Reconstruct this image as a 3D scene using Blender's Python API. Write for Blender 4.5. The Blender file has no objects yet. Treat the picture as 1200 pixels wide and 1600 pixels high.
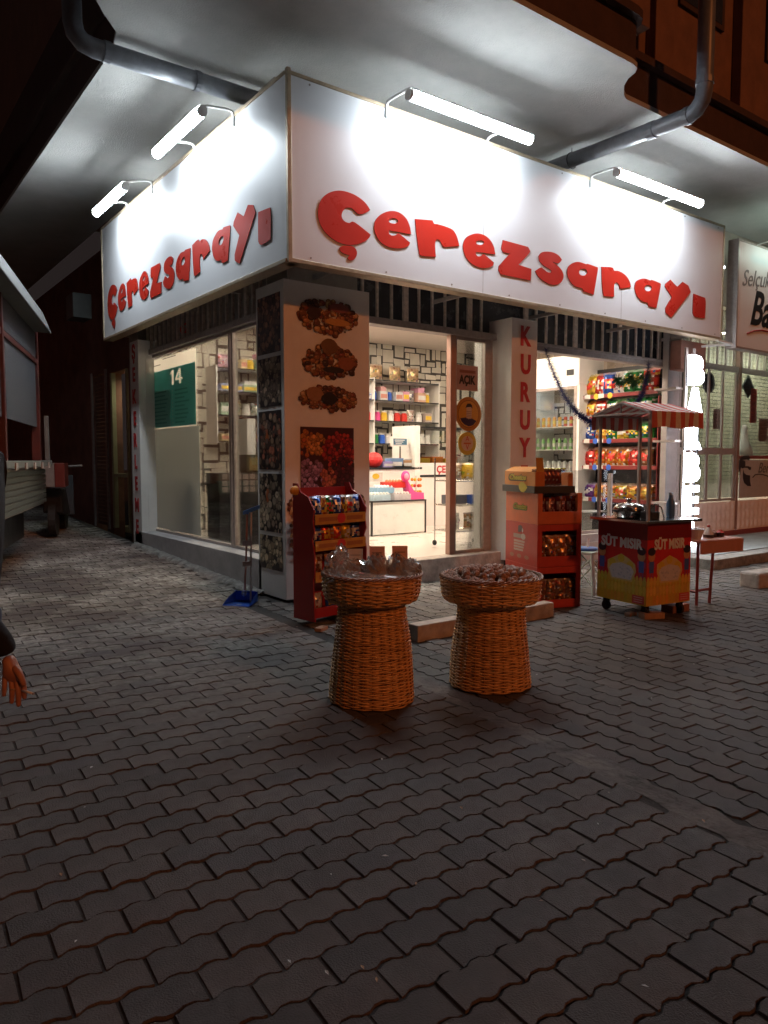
import bpy, bmesh, math, random
from mathutils import Matrix, Vector
from mathutils.geometry import tessellate_polygon
random.seed(7)
R = math.radians
S = bpy.context.scene
COL = S.collection

# ------------------------------------------------------------------ camera, world, sun, exposure
H = 1.4
AZ = R(53.3); PITCH = math.atan(82/1156)
fw = Vector((math.cos(AZ), math.sin(AZ), 0)); rt = Vector((math.sin(AZ), -math.cos(AZ), 0)); UP = Vector((0, 0, 1))
f3 = fw*math.cos(PITCH) - UP*math.sin(PITCH); u3 = UP*math.cos(PITCH) + fw*math.sin(PITCH)
cam = bpy.data.cameras.new('camera'); camo = bpy.data.objects.new('camera', cam); COL.objects.link(camo)
M = Matrix((rt, u3, -f3)).transposed().to_4x4(); M.translation = (0, 0, H)
camo.matrix_world = M
cam.sensor_fit = 'VERTICAL'; cam.sensor_height = 36; cam.lens = 1156/1600*36
cam.clip_start = .05; cam.clip_end = 400
S.camera = camo

W = bpy.data.worlds.new('World'); S.world = W; W.use_nodes = True
nt = W.node_tree; nt.nodes.clear()
wo = nt.nodes.new('ShaderNodeOutputWorld'); bg = nt.nodes.new('ShaderNodeBackground'); sk = nt.nodes.new('ShaderNodeTexSky')
sk.sky_type = 'NISHITA'; sk.sun_disc = False; sk.sun_elevation = R(-4); sk.sun_rotation = R(200); sk.air_density = 1.5
mx = nt.nodes.new('ShaderNodeMix'); mx.data_type = 'RGBA'; mx.inputs[0].default_value = .92
mx.inputs[7].default_value = (.22, .165, .16, 1)        # night sky glow over the town
nt.links.new(sk.outputs[0], mx.inputs[6]); nt.links.new(mx.outputs[2], bg.inputs[0]); nt.links.new(bg.outputs[0], wo.inputs[0])
bg.inputs[1].default_value = .085
sun = bpy.data.lights.new('street_light_glow', 'SUN'); sun.energy = .60; sun.angle = R(2.5); sun.color = (1, .29, .075)
suno = bpy.data.objects.new('street_light_glow', sun); COL.objects.link(suno)
sd = Vector((-.03, 1, -.50)).normalized()
suno.rotation_euler = sd.to_track_quat('-Z', 'Y').to_euler()
S.view_settings.view_transform = 'Standard'; S.view_settings.look = 'None'; S.view_settings.gamma = 1
S.view_settings.exposure = 0; S.view_settings.use_curve_mapping = False
try: S.cycles.use_denoising = True
except Exception: pass

TUBE_L = 104; PANEL_L = 62; BARBER_L = 18

# ------------------------------------------------------------------ helpers
def ray(px, py): return f3*1156 + rt*(px-600) + u3*(800-py)
CAMP = Vector((0, 0, H))
def onZ(px, py, z=0): d = ray(px, py); return CAMP + d*((z-H)/d.z)
def onX(px, py, x): d = ray(px, py); return CAMP + d*(x/d.x)
def onY(px, py, y): d = ray(px, py); return CAMP + d*(y/d.y)
def proj(p):
    v = Vector(p)-CAMP; d = v.dot(f3)
    if d < .05: return (-9999, -9999, d)
    return (600+1156*v.dot(rt)/d, 800-1156*v.dot(u3)/d, d)
def srgb(h):
    if isinstance(h, str):
        h = h.lstrip('#'); c = [int(h[i:i+2], 16)/255 for i in (0, 2, 4)]
    else: c = h
    return tuple((x/12.92 if x <= .04045 else ((x+.055)/1.055)**2.4) for x in c)

def mat(name, color=(.5, .5, .5), rough=.6, metal=0, var=.12, scale=6, bump=0, bscale=60, spec=.5, emit=None, es=0,
        colattr=False, trans=0, alpha=1, dirt=0, coat=0, fine=0):
    m = bpy.data.materials.new(name); m.use_nodes = True; n = m.node_tree; b = n.nodes['Principled BSDF']
    b.inputs['Roughness'].default_value = rough; b.inputs['Metallic'].default_value = metal
    b.inputs['Specular IOR Level'].default_value = spec
    b.inputs['Transmission Weight'].default_value = trans; b.inputs['Alpha'].default_value = alpha
    b.inputs['Coat Weight'].default_value = coat
    tc = n.nodes.new('ShaderNodeTexCoord')
    if colattr:
        a = n.nodes.new('ShaderNodeAttribute'); a.attribute_name = 'Col'; base = a.outputs['Color']
    else:
        rgb = n.nodes.new('ShaderNodeRGB'); rgb.outputs[0].default_value = (*color, 1); base = rgb.outputs[0]
    if var or dirt:
        no = n.nodes.new('ShaderNodeTexNoise'); no.inputs['Scale'].default_value = scale; no.inputs['Detail'].default_value = 6
        no.inputs['Roughness'].default_value = .65
        n.links.new(tc.outputs['Object'], no.inputs['Vector'])
        mr = n.nodes.new('ShaderNodeMapRange'); mr.inputs[1].default_value = .3; mr.inputs[2].default_value = .7
        mr.inputs[3].default_value = 1-var-dirt; mr.inputs[4].default_value = 1+var
        n.links.new(no.outputs[0], mr.inputs[0])
        mu = n.nodes.new('ShaderNodeVectorMath'); mu.operation = 'SCALE'
        n.links.new(base, mu.inputs[0]); n.links.new(mr.outputs[0], mu.inputs['Scale']); base = mu.outputs[0]
        r2 = n.nodes.new('ShaderNodeMapRange'); r2.inputs[3].default_value = max(.02, rough-.12); r2.inputs[4].default_value = min(1, rough+.12)
        n.links.new(no.outputs[0], r2.inputs[0]); n.links.new(r2.outputs[0], b.inputs['Roughness'])
    n.links.new(base, b.inputs['Base Color'])
    if bump:
        nb = n.nodes.new('ShaderNodeTexNoise'); nb.inputs['Scale'].default_value = bscale; nb.inputs['Detail'].default_value = 5
        n.links.new(tc.outputs['Object'], nb.inputs['Vector'])
        bp = n.nodes.new('ShaderNodeBump'); bp.inputs['Strength'].default_value = bump; bp.inputs['Distance'].default_value = .01
        n.links.new(nb.outputs[0], bp.inputs['Height']); n.links.new(bp.outputs[0], b.inputs['Normal'])
    if emit:
        b.inputs['Emission Color'].default_value = (*emit, 1); b.inputs['Emission Strength'].default_value = es
    return m

class MB:
    def __init__(s): s.v = []; s.f = []; s.c = []; s.m = []; s.col = None; s.mi = 0; s.has = False
    def add(s, vs, fs, col=None, mi=None, M=None):
        o = len(s.v)
        s.v += [tuple(M @ Vector(p)) if M else tuple(p) for p in vs]
        for f in fs:
            s.f.append(tuple(i+o for i in f)); s.c.append(col or s.col or (.5, .5, .5)); s.m.append(s.mi if mi is None else mi)
        if col or s.col: s.has = True
        return s
    def box(s, x0, y0, z0, x1, y1, z1, **k):
        x0, x1 = sorted((x0, x1)); y0, y1 = sorted((y0, y1)); z0, z1 = sorted((z0, z1))
        vs = [(x0,y0,z0),(x1,y0,z0),(x1,y1,z0),(x0,y1,z0),(x0,y0,z1),(x1,y0,z1),(x1,y1,z1),(x0,y1,z1)]
        return s.add(vs, [(0,3,2,1),(4,5,6,7),(0,1,5,4),(1,2,6,5),(2,3,7,6),(3,0,4,7)], **k)
    def tube(s, pts, r, n=8, cap=True, **k):
        pts = [Vector(p) for p in pts]; rs = r if isinstance(r, (list, tuple)) else [r]*len(pts)
        vs = []; fs = []; ref = None
        for i, p in enumerate(pts):
            a = pts[max(0, i-1)]; b = pts[min(len(pts)-1, i+1)]; t = (b-a).normalized()
            if ref is None: ref = Vector((0, 0, 1)) if abs(t.z) < .9 else Vector((1, 0, 0))
            u = (ref - t*ref.dot(t)).normalized(); w = t.cross(u); ref = u
            vs += [p + (u*math.cos(2*math.pi*j/n) + w*math.sin(2*math.pi*j/n))*rs[i] for j in range(n)]
        for i in range(len(pts)-1):
            for j in range(n):
                a = i*n+j; b = i*n+(j+1) % n; fs.append((a, b, b+n, a+n))
        if cap: fs.append(tuple(reversed(range(n)))); fs.append(tuple(range((len(pts)-1)*n, len(pts)*n)))
        return s.add(vs, fs, **k)
    def lathe(s, prof, n=16, c=(0, 0, 0), **k):
        vs = []; fs = []
        for r, z in prof: vs += [(c[0]+r*math.cos(2*math.pi*j/n), c[1]+r*math.sin(2*math.pi*j/n), c[2]+z) for j in range(n)]
        for i in range(len(prof)-1):
            for j in range(n):
                a = i*n+j; b = i*n+(j+1) % n; fs.append((a, b, b+n, a+n))
        fs.append(tuple(reversed(range(n)))); fs.append(tuple(range((len(prof)-1)*n, len(prof)*n)))
        return s.add(vs, fs, **k)
    def sphere(s, c, r, n=8, m=6, sc=(1, 1, 1), jit=0, **k):
        vs = [(c[0], c[1], c[2]+r*sc[2])]; fs = []
        for i in range(1, m):
            ph = math.pi*i/m
            for j in range(n):
                th = 2*math.pi*j/n; q = r*(1+random.uniform(-jit, jit))
                vs.append((c[0]+q*sc[0]*math.sin(ph)*math.cos(th), c[1]+q*sc[1]*math.sin(ph)*math.sin(th), c[2]+q*sc[2]*math.cos(ph)))
        vs.append((c[0], c[1], c[2]-r*sc[2])); L = len(vs)-1
        for j in range(n):
            fs.append((0, 1+j, 1+(j+1) % n)); fs.append((L, L-n+(j+1) % n, L-n+j))
            for i in range(m-2):
                a = 1+i*n+j; b = 1+i*n+(j+1) % n; fs.append((a, a+n, b+n, b))
        return s.add(vs, fs, **k)
    def prism(s, outer, M, d=.01, holes=(), **k):
        """flat outline (2D), extruded along +z of M"""
        loops = [list(outer)] + [list(h) for h in holes]
        area = sum(a[0]*b[1]-b[0]*a[1] for a, b in zip(outer, outer[1:]+outer[:1]))
        if area < 0: loops[0].reverse()
        tris = tessellate_polygon([[Vector((p[0], p[1], 0)) for p in l] for l in loops])
        flat = [p for l in loops for p in l]; N = len(flat)
        vs = [(p[0], p[1], d) for p in flat] + [(p[0], p[1], 0) for p in flat]
        fs = []
        for t in tris:
            a, b, c = [flat[i] for i in t]
            if (b[0]-a[0])*(c[1]-a[1])-(b[1]-a[1])*(c[0]-a[0]) < 0: t = (t[0], t[2], t[1])
            fs.append(tuple(t)); fs.append((t[0]+N, t[2]+N, t[1]+N))
        o = 0
        for l in loops:
            n = len(l)
            for i in range(n):
                a = o+i; b = o+(i+1) % n; fs.append((a, a+N, b+N, b))
            o += n
        return s.add(vs, fs, M=M, **k)
    def quad(s, M, x0, y0, x1, y1, z=0, **k):
        return s.add([(x0,y0,z),(x1,y0,z),(x1,y1,z),(x0,y1,z)], [(0,1,2,3)], M=M, **k)
    def disc(s, M, cx, cy, rx, ry, z=0, n=14, jit=0, **k):
        vs = []
        for j in range(n):
            q = 1+random.uniform(-jit, jit); vs.append((cx+rx*q*math.cos(2*math.pi*j/n), cy+ry*q*math.sin(2*math.pi*j/n), z))
        return s.add(vs, [tuple(range(n))], M=M, **k)

def frame(o, xd, yd):
    x = Vector(xd).normalized(); y = Vector(yd).normalized(); z = x.cross(y)
    m = Matrix((x, y, z)).transposed().to_4x4(); m.translation = o; return m
def FR(x, y, z): return frame((x, y, z), (1,0,0), (0,0,1))      # faces the front street (-y)
def FL(x, y, z): return frame((x, y, z), (0,-1,0), (0,0,1))     # faces the side street (-x)

def rootm(o):
    while o.parent: o = o.parent
    return Matrix.Translation(o.location) @ Matrix.Rotation(o.rotation_euler.z, 4, 'Z')
def mesh(name, mb, mats, smooth=False, inv=None):
    me = bpy.data.meshes.new(name)
    vs = mb.v if inv is None else [tuple(inv @ Vector(p)) for p in mb.v]
    me.from_pydata(vs, [], mb.f)
    if not isinstance(mats, (list, tuple)): mats = [mats]
    for m in mats: me.materials.append(m)
    if len(mats) > 1: me.polygons.foreach_set('material_index', mb.m)
    if mb.has:
        a = me.color_attributes.new('Col', 'FLOAT_COLOR', 'CORNER'); d = []
        for p, c in zip(me.polygons, mb.c): d += list((*c, 1))*len(p.vertices)
        a.data.foreach_set('color', d)
    if smooth: me.polygons.foreach_set('use_smooth', [True]*len(me.polygons))
    me.update(); return me
def part(name, mb, mats, parent=None, smooth=False, bevel=0, world=False, kind=None, label=None, auto=False):
    inv = rootm(parent).inverted() if (world and parent) else None
    o = bpy.data.objects.new(name, mesh(name, mb, mats, smooth or auto, inv)); COL.objects.link(o)
    if parent: o.parent = parent
    if kind: o['kind'] = kind
    if label: o['label'] = label
    if bevel:
        b = o.modifiers.new('bevel', 'BEVEL'); b.width = bevel; b.segments = 2; b.limit_method = 'ANGLE'; b.angle_limit = R(40)
    return o
def thing(name, label, cat, loc=(0,0,0), rz=0, group=None):
    o = bpy.data.objects.new(name, None); COL.objects.link(o); o.location = loc; o.rotation_euler = (0,0,rz)
    o.empty_display_size = .1; o['label'] = label; o['category'] = cat
    if group: o['group'] = group
    return o
def tag(o, label, cat, group=None):
    o['label'] = label; o['category'] = cat
    if group: o['group'] = group
    return o
def dup(o, loc=None, rz=None, label=None, parent=None):
    c = o.copy(); COL.objects.link(c)
    if parent is not None: c.parent = parent
    if loc is not None: c.location = loc
    if rz is not None: c.rotation_euler.z = rz
    if label: c['label'] = label
    for ch in list(o.children): dup(ch, parent=c)
    return c
def textmb(s, size=1, M=None, ext=.004, shear=0, bold=0, width=None, align='CENTER', col=None, hscale=1, height=None):
    cu = bpy.data.curves.new('txt', 'FONT'); cu.body = s; cu.size = size; cu.extrude = ext; cu.shear = shear; cu.offset = bold
    cu.align_x = align; cu.resolution_u = 3
    ob = bpy.data.objects.new('txt', cu); COL.objects.link(ob); bpy.context.view_layer.update()
    me = bpy.data.meshes.new_from_object(ob); vs = [v.co.copy() for v in me.vertices]; fs = [tuple(p.vertices) for p in me.polygons]
    bpy.data.objects.remove(ob); bpy.data.curves.remove(cu); bpy.data.meshes.remove(me)
    sx = hscale; sy = 1
    if vs:
        w = max(v.x for v in vs)-min(v.x for v in vs); cx = (max(v.x for v in vs)+min(v.x for v in vs))/2
        h = max(v.y for v in vs)-min(v.y for v in vs)
        if width: sx = width/w
        if height: sy = height/h
        for v in vs:
            v.x = (v.x-cx)*sx if align == 'CENTER' else v.x*sx
            v.y *= sy; v.z += ext
    mb = MB(); mb.add(vs, fs, col=col, M=M); return mb
def text(name, s, M, mt, parent, **k):
    return part(name, textmb(s, M=M, **k), mt, parent, world=True)

# ------------------------------------------------------------------ materials
m_paver = mat('concrete_paver', colattr=True, rough=.80, var=.30, scale=4.5, bump=.45, bscale=170)
# pale cement dust on the pavers, strengthened towards the shop to paint in lamp spill
def add_dust_and_spill(m, amt=.55):
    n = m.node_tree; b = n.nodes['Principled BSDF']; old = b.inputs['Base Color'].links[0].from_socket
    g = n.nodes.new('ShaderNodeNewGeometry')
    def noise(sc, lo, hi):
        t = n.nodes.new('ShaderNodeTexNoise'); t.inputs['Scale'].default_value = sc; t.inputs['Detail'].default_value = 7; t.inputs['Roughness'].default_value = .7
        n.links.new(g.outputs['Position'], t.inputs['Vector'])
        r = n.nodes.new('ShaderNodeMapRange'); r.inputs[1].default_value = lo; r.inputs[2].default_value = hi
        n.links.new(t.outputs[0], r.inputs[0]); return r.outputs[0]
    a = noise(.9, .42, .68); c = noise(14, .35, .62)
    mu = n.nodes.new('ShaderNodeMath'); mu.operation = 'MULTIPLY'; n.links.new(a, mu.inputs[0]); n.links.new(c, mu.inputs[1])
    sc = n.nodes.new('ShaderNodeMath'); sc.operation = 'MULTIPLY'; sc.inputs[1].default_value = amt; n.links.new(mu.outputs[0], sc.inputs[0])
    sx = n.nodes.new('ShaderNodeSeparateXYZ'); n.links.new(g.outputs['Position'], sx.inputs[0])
    ry = n.nodes.new('ShaderNodeMapRange'); ry.inputs[1].default_value = 3.6; ry.inputs[2].default_value = 7.5; ry.inputs[3].default_value = .25; ry.inputs[4].default_value = 2.2; n.links.new(sx.outputs[1], ry.inputs[0])  # paler with y: lamp spill on the ground painted into the colour
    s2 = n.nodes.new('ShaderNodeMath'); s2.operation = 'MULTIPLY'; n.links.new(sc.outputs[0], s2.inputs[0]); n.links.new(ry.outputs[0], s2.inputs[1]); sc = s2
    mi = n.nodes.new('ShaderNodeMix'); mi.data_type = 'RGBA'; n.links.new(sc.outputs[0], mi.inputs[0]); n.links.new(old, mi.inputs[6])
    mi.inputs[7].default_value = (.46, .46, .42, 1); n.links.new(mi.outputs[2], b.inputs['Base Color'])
add_dust_and_spill(m_paver)
m_joint = mat('sandy_joint', (.022, .018, .016), .95, var=.4, scale=20, bump=.4)
m_cement = mat('pale_cement', (.20, .19, .175), .9, var=.45, scale=11, bump=.7, bscale=40)
m_asph = mat('asphalt', (.045, .043, .04), .9, var=.3, scale=12, bump=.5, bscale=200)
m_soffit = mat('rough_plaster', (.43, .425, .40), .92, var=.13, scale=1.6, bump=.55, bscale=75)
m_fascia = mat('brown_render', (.075, .042, .034), .85, var=.25, scale=5, bump=.4, bscale=60)
m_upper = mat('terracotta_render', (.24, .125, .085), .85, var=.2, scale=4, bump=.4, bscale=60)
m_wall = mat('beige_render', (.36, .31, .26), .85, var=.15, scale=4, bump=.3, bscale=60)
m_darkwall = mat('dark_brick_red_wall', (.22, .10, .075), .9, var=.3, scale=3, bump=.3)
m_sign = mat('white_sign_sheet', (.80, .80, .82), .38, var=.015, scale=2, spec=.4)
m_alu = mat('brass_trim', (.42, .33, .22), .4, metal=.4, var=.2, scale=14)
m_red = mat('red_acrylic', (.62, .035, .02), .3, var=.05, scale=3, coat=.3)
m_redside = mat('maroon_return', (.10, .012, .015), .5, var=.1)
m_redink = mat('red_vinyl', (.50, .03, .03), .45, var=.08)
m_grey = mat('painted_grey_metal', (.34, .29, .27), .5, metal=.2, var=.2, scale=16, bump=.1)
m_bar = mat('dusty_bar_paint', (.62, .53, .47), .6, metal=.1, var=.3, scale=22)
m_frame = mat('aluminium_frame', (.40, .34, .31), .42, metal=.35, var=.15, scale=20)
m_white = mat('white_panel', (.74, .72, .69), .5, var=.07, scale=3)
m_whitegl = mat('white_laminate', (.78, .77, .74), .3, var=.05, scale=4)
m_black = mat('black_plastic', (.015, .015, .017), .45, var=.2)
m_darkglass = mat('dark_transom_panel', (.035, .038, .050), .25, var=.3, scale=5)
m_curtain = mat('dusty_transom_board', (.30, .26, .23), .6, var=.3, scale=8)
m_pvc = mat('grey_pvc_pipe', (.17, .18, .20), .38, var=.2, scale=10)
m_ledge = mat('grey_marble_ledge', (.42, .40, .40), .45, var=.22, scale=5, bump=.2)
m_step = mat('worn_terrazzo', (.36, .30, .26), .6, var=.4, scale=8, bump=.5, bscale=30)
m_floor = mat('shop_floor_tile', (.50, .46, .42), .3, var=.10, scale=3)
m_ceil = mat('ceiling_paint', (.72, .64, .57), .8, var=.04)
m_print = mat('printed_sheet', colattr=True, rough=.42, var=.10, scale=40)
m_stonepaper = mat('stone_pattern_wallpaper', colattr=True, rough=.6, var=.07, scale=14)
m_tube = mat('led_tube_glow', (.9, .9, .9), .4, var=0, emit=(.83, .93, 1), es=TUBE_L)
m_panel = mat('ceiling_panel_glow', (.9, .9, .9), .4, var=0, emit=(1, .83, .64), es=PANEL_L)
m_barber = mat('lit_letter_glow', (.9, .9, .9), .4, var=0, emit=(.88, .92, 1), es=BARBER_L)
m_bglow = mat('barber_lamp_glow', (.9, .9, .9), .4, var=0, emit=(.98, 1, .84), es=170)
m_bulb = mat('bulb_glow', (.9, .9, .9), .4, var=0, emit=(.9, .97, 1), es=22)
m_wicker = mat('varnished_wicker', colattr=True, rough=.5, var=.25, scale=30, coat=.08)
m_wood = mat('raw_wood', (.36, .21, .13), .7, var=.3, scale=14, bump=.3)
m_walnut = mat('walnut_shell', (.38, .21, .13), .55, var=.35, scale=60, bump=.8, bscale=110)
m_card = mat('printed_carton', colattr=True, rough=.5, var=.10, scale=12, coat=.15)
m_foil = mat('foil_bag', colattr=True, rough=.24, metal=.35, var=.2, scale=25, bump=1.0, bscale=18, coat=.3)
m_plastic = mat('plastic', colattr=True, rough=.35, var=.06)
m_steel = mat('polished_steel', (.62, .60, .57), .14, metal=1, var=.05, scale=8)
m_fabric = mat('canvas', colattr=True, rough=.85, var=.12, scale=15, bump=.2)
m_tinsel = mat('tinsel', colattr=True, rough=.65, metal=0, var=.2, spec=.15)
m_plank = mat('plank_wallpaper', colattr=True, rough=.7, var=.25, scale=7)
m_skin = mat('skin', (.42, .19, .12), .5, var=.08, scale=20)
m_cloth = mat('dark_jacket', (.010, .010, .013), .85, var=.2, bump=.3)
m_jean = mat('blue_jeans', (.022, .032, .065), .9, var=.25, scale=30, bump=.3, bscale=200)
m_quilt = mat('quilted_panel', (.74, .66, .60), .5, var=.08)
m_shutter = mat('brown_roller_shutter', (.14, .085, .07), .6, var=.2)
m_mesh = mat('grey_awning_net', (.035, .036, .042), .9, var=.35, scale=40, bump=.3)
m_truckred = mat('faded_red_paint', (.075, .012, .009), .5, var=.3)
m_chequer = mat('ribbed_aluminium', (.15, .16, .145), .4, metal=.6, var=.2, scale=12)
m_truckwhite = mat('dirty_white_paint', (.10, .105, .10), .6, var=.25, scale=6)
m_rubber = mat('rubber', (.012, .012, .012), .8, var=.2)
def glassmat(name, tint, a, rough=.02):
    m = bpy.data.materials.new(name); m.use_nodes = True; n = m.node_tree; n.nodes.clear()
    o = n.nodes.new('ShaderNodeOutputMaterial'); t = n.nodes.new('ShaderNodeBsdfTransparent'); t.inputs[0].default_value = (*tint, 1)
    g = n.nodes.new('ShaderNodeBsdfGlossy'); g.inputs['Roughness'].default_value = rough
    f = n.nodes.new('ShaderNodeFresnel'); f.inputs[0].default_value = 1.45
    k = n.nodes.new('ShaderNodeMath'); k.operation = 'MULTIPLY'; k.inputs[1].default_value = a
    x = n.nodes.new('ShaderNodeMixShader'); n.links.new(f.outputs[0], k.inputs[0]); n.links.new(k.outputs[0], x.inputs[0])
    n.links.new(t.outputs[0], x.inputs[1]); n.links.new(g.outputs[0], x.inputs[2]); n.links.new(x.outputs[0], o.inputs[0]); return m
m_glass = glassmat('window_glass', (.95, .97, .96), .8)
m_glass2 = glassmat('clean_window_glass', (.80, .82, .84), .02)
m_film = glassmat('thin_clear_plastic', (.92, .92, .92), 2.2, .12)
m_thin = mat('backlit_paper', colattr=True, rough=.5, var=.06)
_n = m_thin.node_tree; _t = _n.nodes.new('ShaderNodeBsdfTranslucent'); _x = _n.nodes.new('ShaderNodeMixShader'); _x.inputs[0].default_value = .5
_a = [q for q in _n.nodes if q.type == 'ATTRIBUTE'][0]; _n.links.new(_a.outputs['Color'], _t.inputs[0]); _n.links.new(_n.nodes['Principled BSDF'].outputs[0], _x.inputs[1]); _n.links.new(_t.outputs[0], _x.inputs[2]); _n.links.new(_x.outputs[0], _n.nodes['Material Output'].inputs[0])
m_frost = bpy.data.materials.new('frosted_film'); m_frost.use_nodes = True
_n = m_frost.node_tree; _b = _n.nodes['Principled BSDF']; _o = _n.nodes['Material Output']
_b.inputs['Base Color'].default_value = (.36, .36, .36, 1); _b.inputs['Roughness'].default_value = .6
_t = _n.nodes.new('ShaderNodeBsdfTranslucent'); _t.inputs[0].default_value = (.52, .53, .50, 1)
_x = _n.nodes.new('ShaderNodeMixShader'); _x.inputs[0].default_value = .5; _y = _n.nodes.new('ShaderNodeMixShader'); _y.inputs[0].default_value = .10; _p = _n.nodes.new('ShaderNodeBsdfTransparent')
_n.links.new(_b.outputs[0], _x.inputs[1]); _n.links.new(_t.outputs[0], _x.inputs[2]); _n.links.new(_x.outputs[0], _y.inputs[1]); _n.links.new(_p.outputs[0], _y.inputs[2]); _n.links.new(_y.outputs[0], _o.inputs[0])

# ------------------------------------------------------------------ ground and paving
def gz(x, y):            # the side street climbs gently away from the corner
    if x > 3.55: return 0.
    t = max(0, y-6.0); return .045*t*t/(t+1.0) if t < 50 else 0.
g = MB()
xs = [-80, -20, -8, -4, -2, 0, 1, 2, 3, 3.5, 3.56, 5, 8, 12, 20, 80]; ysg = [-80, -20, -5, 0, 3, 5, 6, 6.5, 7, 8, 9, 10, 11, 12, 13, 15, 18, 22, 30, 100]
vs = [(x, y, gz(x, min(y, 22))-.016) for y in ysg for x in xs]; nx = len(xs)
g.add(vs, [(j*nx+i, j*nx+i+1, (j+1)*nx+i+1, (j+1)*nx+i) for j in range(len(ysg)-1) for i in range(nx-1)])
ground = part('ground', g, m_asph, kind='structure')
pavement = MB()
vs = []
for y in [-2, 0, 2, 4, 6, 6.5, 7, 8, 9, 10, 11, 12, 13, 14, 16]:
    for x in [-6, -3, 0, 2, 3, 3.55, 3.56, 6, 10, 14]: vs.append((x, y, gz(x, y)-.0065))
pavement.add(vs, [(j*10+i, j*10+i+1, (j+1)*10+i+1, (j+1)*10+i) for j in range(14) for i in range(9)])
pave = part('pavement', pavement, m_joint, kind='structure')

PL, PW, TH = .208, .132, R(-3.6)
def wave(u):
    t = (u/(PL/2)) % 1.0
    a = .0070
    if t < .12: return -a
    if t < .34: return -a+2*a*(t-.12)/.22
    if t < .62: return a
    if t < .84: return a-2*a*(t-.62)/.22
    return -a
BREAK = [0, .12, .34, .62, .84, 1.12, 1.34, 1.62, 1.84, 2]
def paver_geo(u0, u1, gap=.0030, h=.012):
    """one wavy block from u0 to u1 along its course, centred on v=0; z top = 0"""
    us = [u0+gap] + [b*PL/2 for b in BREAK if u0+gap+.004 < b*PL/2 < u1-gap-.004] + [u1-gap]
    low = [(u, -PW/2+wave(u)+gap) for u in us]; hi = [(u, PW/2+wave(u)-gap) for u in reversed(us)]
    ring = low+hi; cx = (u0+u1)/2; n = len(ring)
    top = []
    for u, v in ring:
        top.append((u+(.0028 if u < cx else -.0028 if u > cx else 0), v*(1-.0028/(PW/2)), 0))
    vs = top+[(u, v, -h) for u, v in ring]
    fs = [tuple(range(n))]+[(i, i+n, (i+1) % n+n, (i+1) % n) for i in range(n)]
    return vs, fs
tones = [(.064,.052,.047), (.073,.059,.053), (.057,.048,.045), (.078,.063,.056), (.067,.055,.051), (.074,.056,.049), (.062,.054,.053), (.084,.069,.062)]
def bx(y): return 2.46+.13*y if y < 4.4 else 3.03+(y-4.4)*.05      # seam between the two laying directions
pieces = []   # (dist, verts, faces, colour, Matrix)
def blocked(x, y):
    if x > 3.42 and y > 6.45: return True
    if 3.5 < y and 3.47 < x < 5.2 and 4.30 < y < 4.50: return True
    if 3.47 < x < 3.62 and 4.4 < y < 6.2: return True
    return False
cA, sA = math.cos(TH), math.sin(TH)
full = paver_geo(0, PL)
def fieldA():
    for r in range(-16, 125):
        for k in range(-40, 34):
            off = (r % 2)*PL/2 
            u0 = k*PL+off; v = r*PW
            wx, wy = cA*(u0+PL/2)-sA*v, sA*(u0+PL/2)+cA*v
            if wx > bx(wy)+PL: continue
            geo = full
            xr, yr = cA*(u0+PL)-sA*v, sA*(u0+PL)+cA*v
            if wy < 6.3 and xr > bx(yr)-.03:
                L = PL-(xr-(bx(yr)-.03))
                if L < .045: continue
                geo = paver_geo(off % (PL/2) if False else 0, L)
            yield u0, v, wx, wy, geo, TH
def fieldB():
    for r in range(0, 62):
        for k in range(-8, 60):
            u0 = k*PL+(r % 2)*PL/2; v = r*PW
            # courses run along the seam; rows step towards +x
            th = TH+math.pi/2; c, s_ = math.cos(th), math.sin(th)
            bxo = 2.60; wx0 = bxo+(v+PW/2)*math.cos(TH); wy0 = -1.5+(v+PW/2)*math.sin(TH)
            wx = wx0+c*(u0+PL/2); wy = wy0+s_*(u0+PL/2)
            if wx < bx(wy)+.075 or wy > 6.45: continue
            yield u0, v, wx, wy, full, th
fmb = MB()
for gen in (fieldA, fieldB):
    for u0, v, wx, wy, geo, th in gen():
        if blocked(wx, wy): continue
        px, py, d = proj((wx, wy, 0))
        if d < .3 or px < -260 or px > 1460 or py > 2100 or d > 15.5: 
            if not (abs(wx) < 3 and 0 < wy < 3): continue
        if wx < -4 and wy > 9: continue
        lx, ly = math.cos(th)*PL/2, math.sin(th)*PL/2
        z = gz(wx, wy)+random.uniform(-.0030, .0030)
        slope = (gz(wx, wy+.05)-gz(wx, wy-.05))/.1
        Mx = Matrix.Translation((wx-lx, wy-ly, z)) @ Matrix.Rotation(math.atan(slope)+random.uniform(-.014, .014), 4, 'X') @ Matrix.Rotation(th+random.uniform(-.016, .016), 4, 'Z')
        infr = -10 < px < 1210 and 700 < py < 1640
        pieces.append((d if infr else 99+d, geo, random.randrange(8), Mx))
pieces.sort(key=lambda t: t[0])
pm = {}
for i, (d, geo, tone, Mx) in enumerate(pieces):
    if i < 300:
        key = (id(geo), tone)
        if key not in pm:
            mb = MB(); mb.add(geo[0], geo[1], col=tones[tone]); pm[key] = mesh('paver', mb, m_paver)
        o = bpy.data.objects.new('paver', pm[key]); COL.objects.link(o); o.parent = pave; o.matrix_local = Mx
    else:
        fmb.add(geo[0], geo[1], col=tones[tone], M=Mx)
part('paver_field', fmb, m_paver, pave, kind='stuff')
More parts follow.
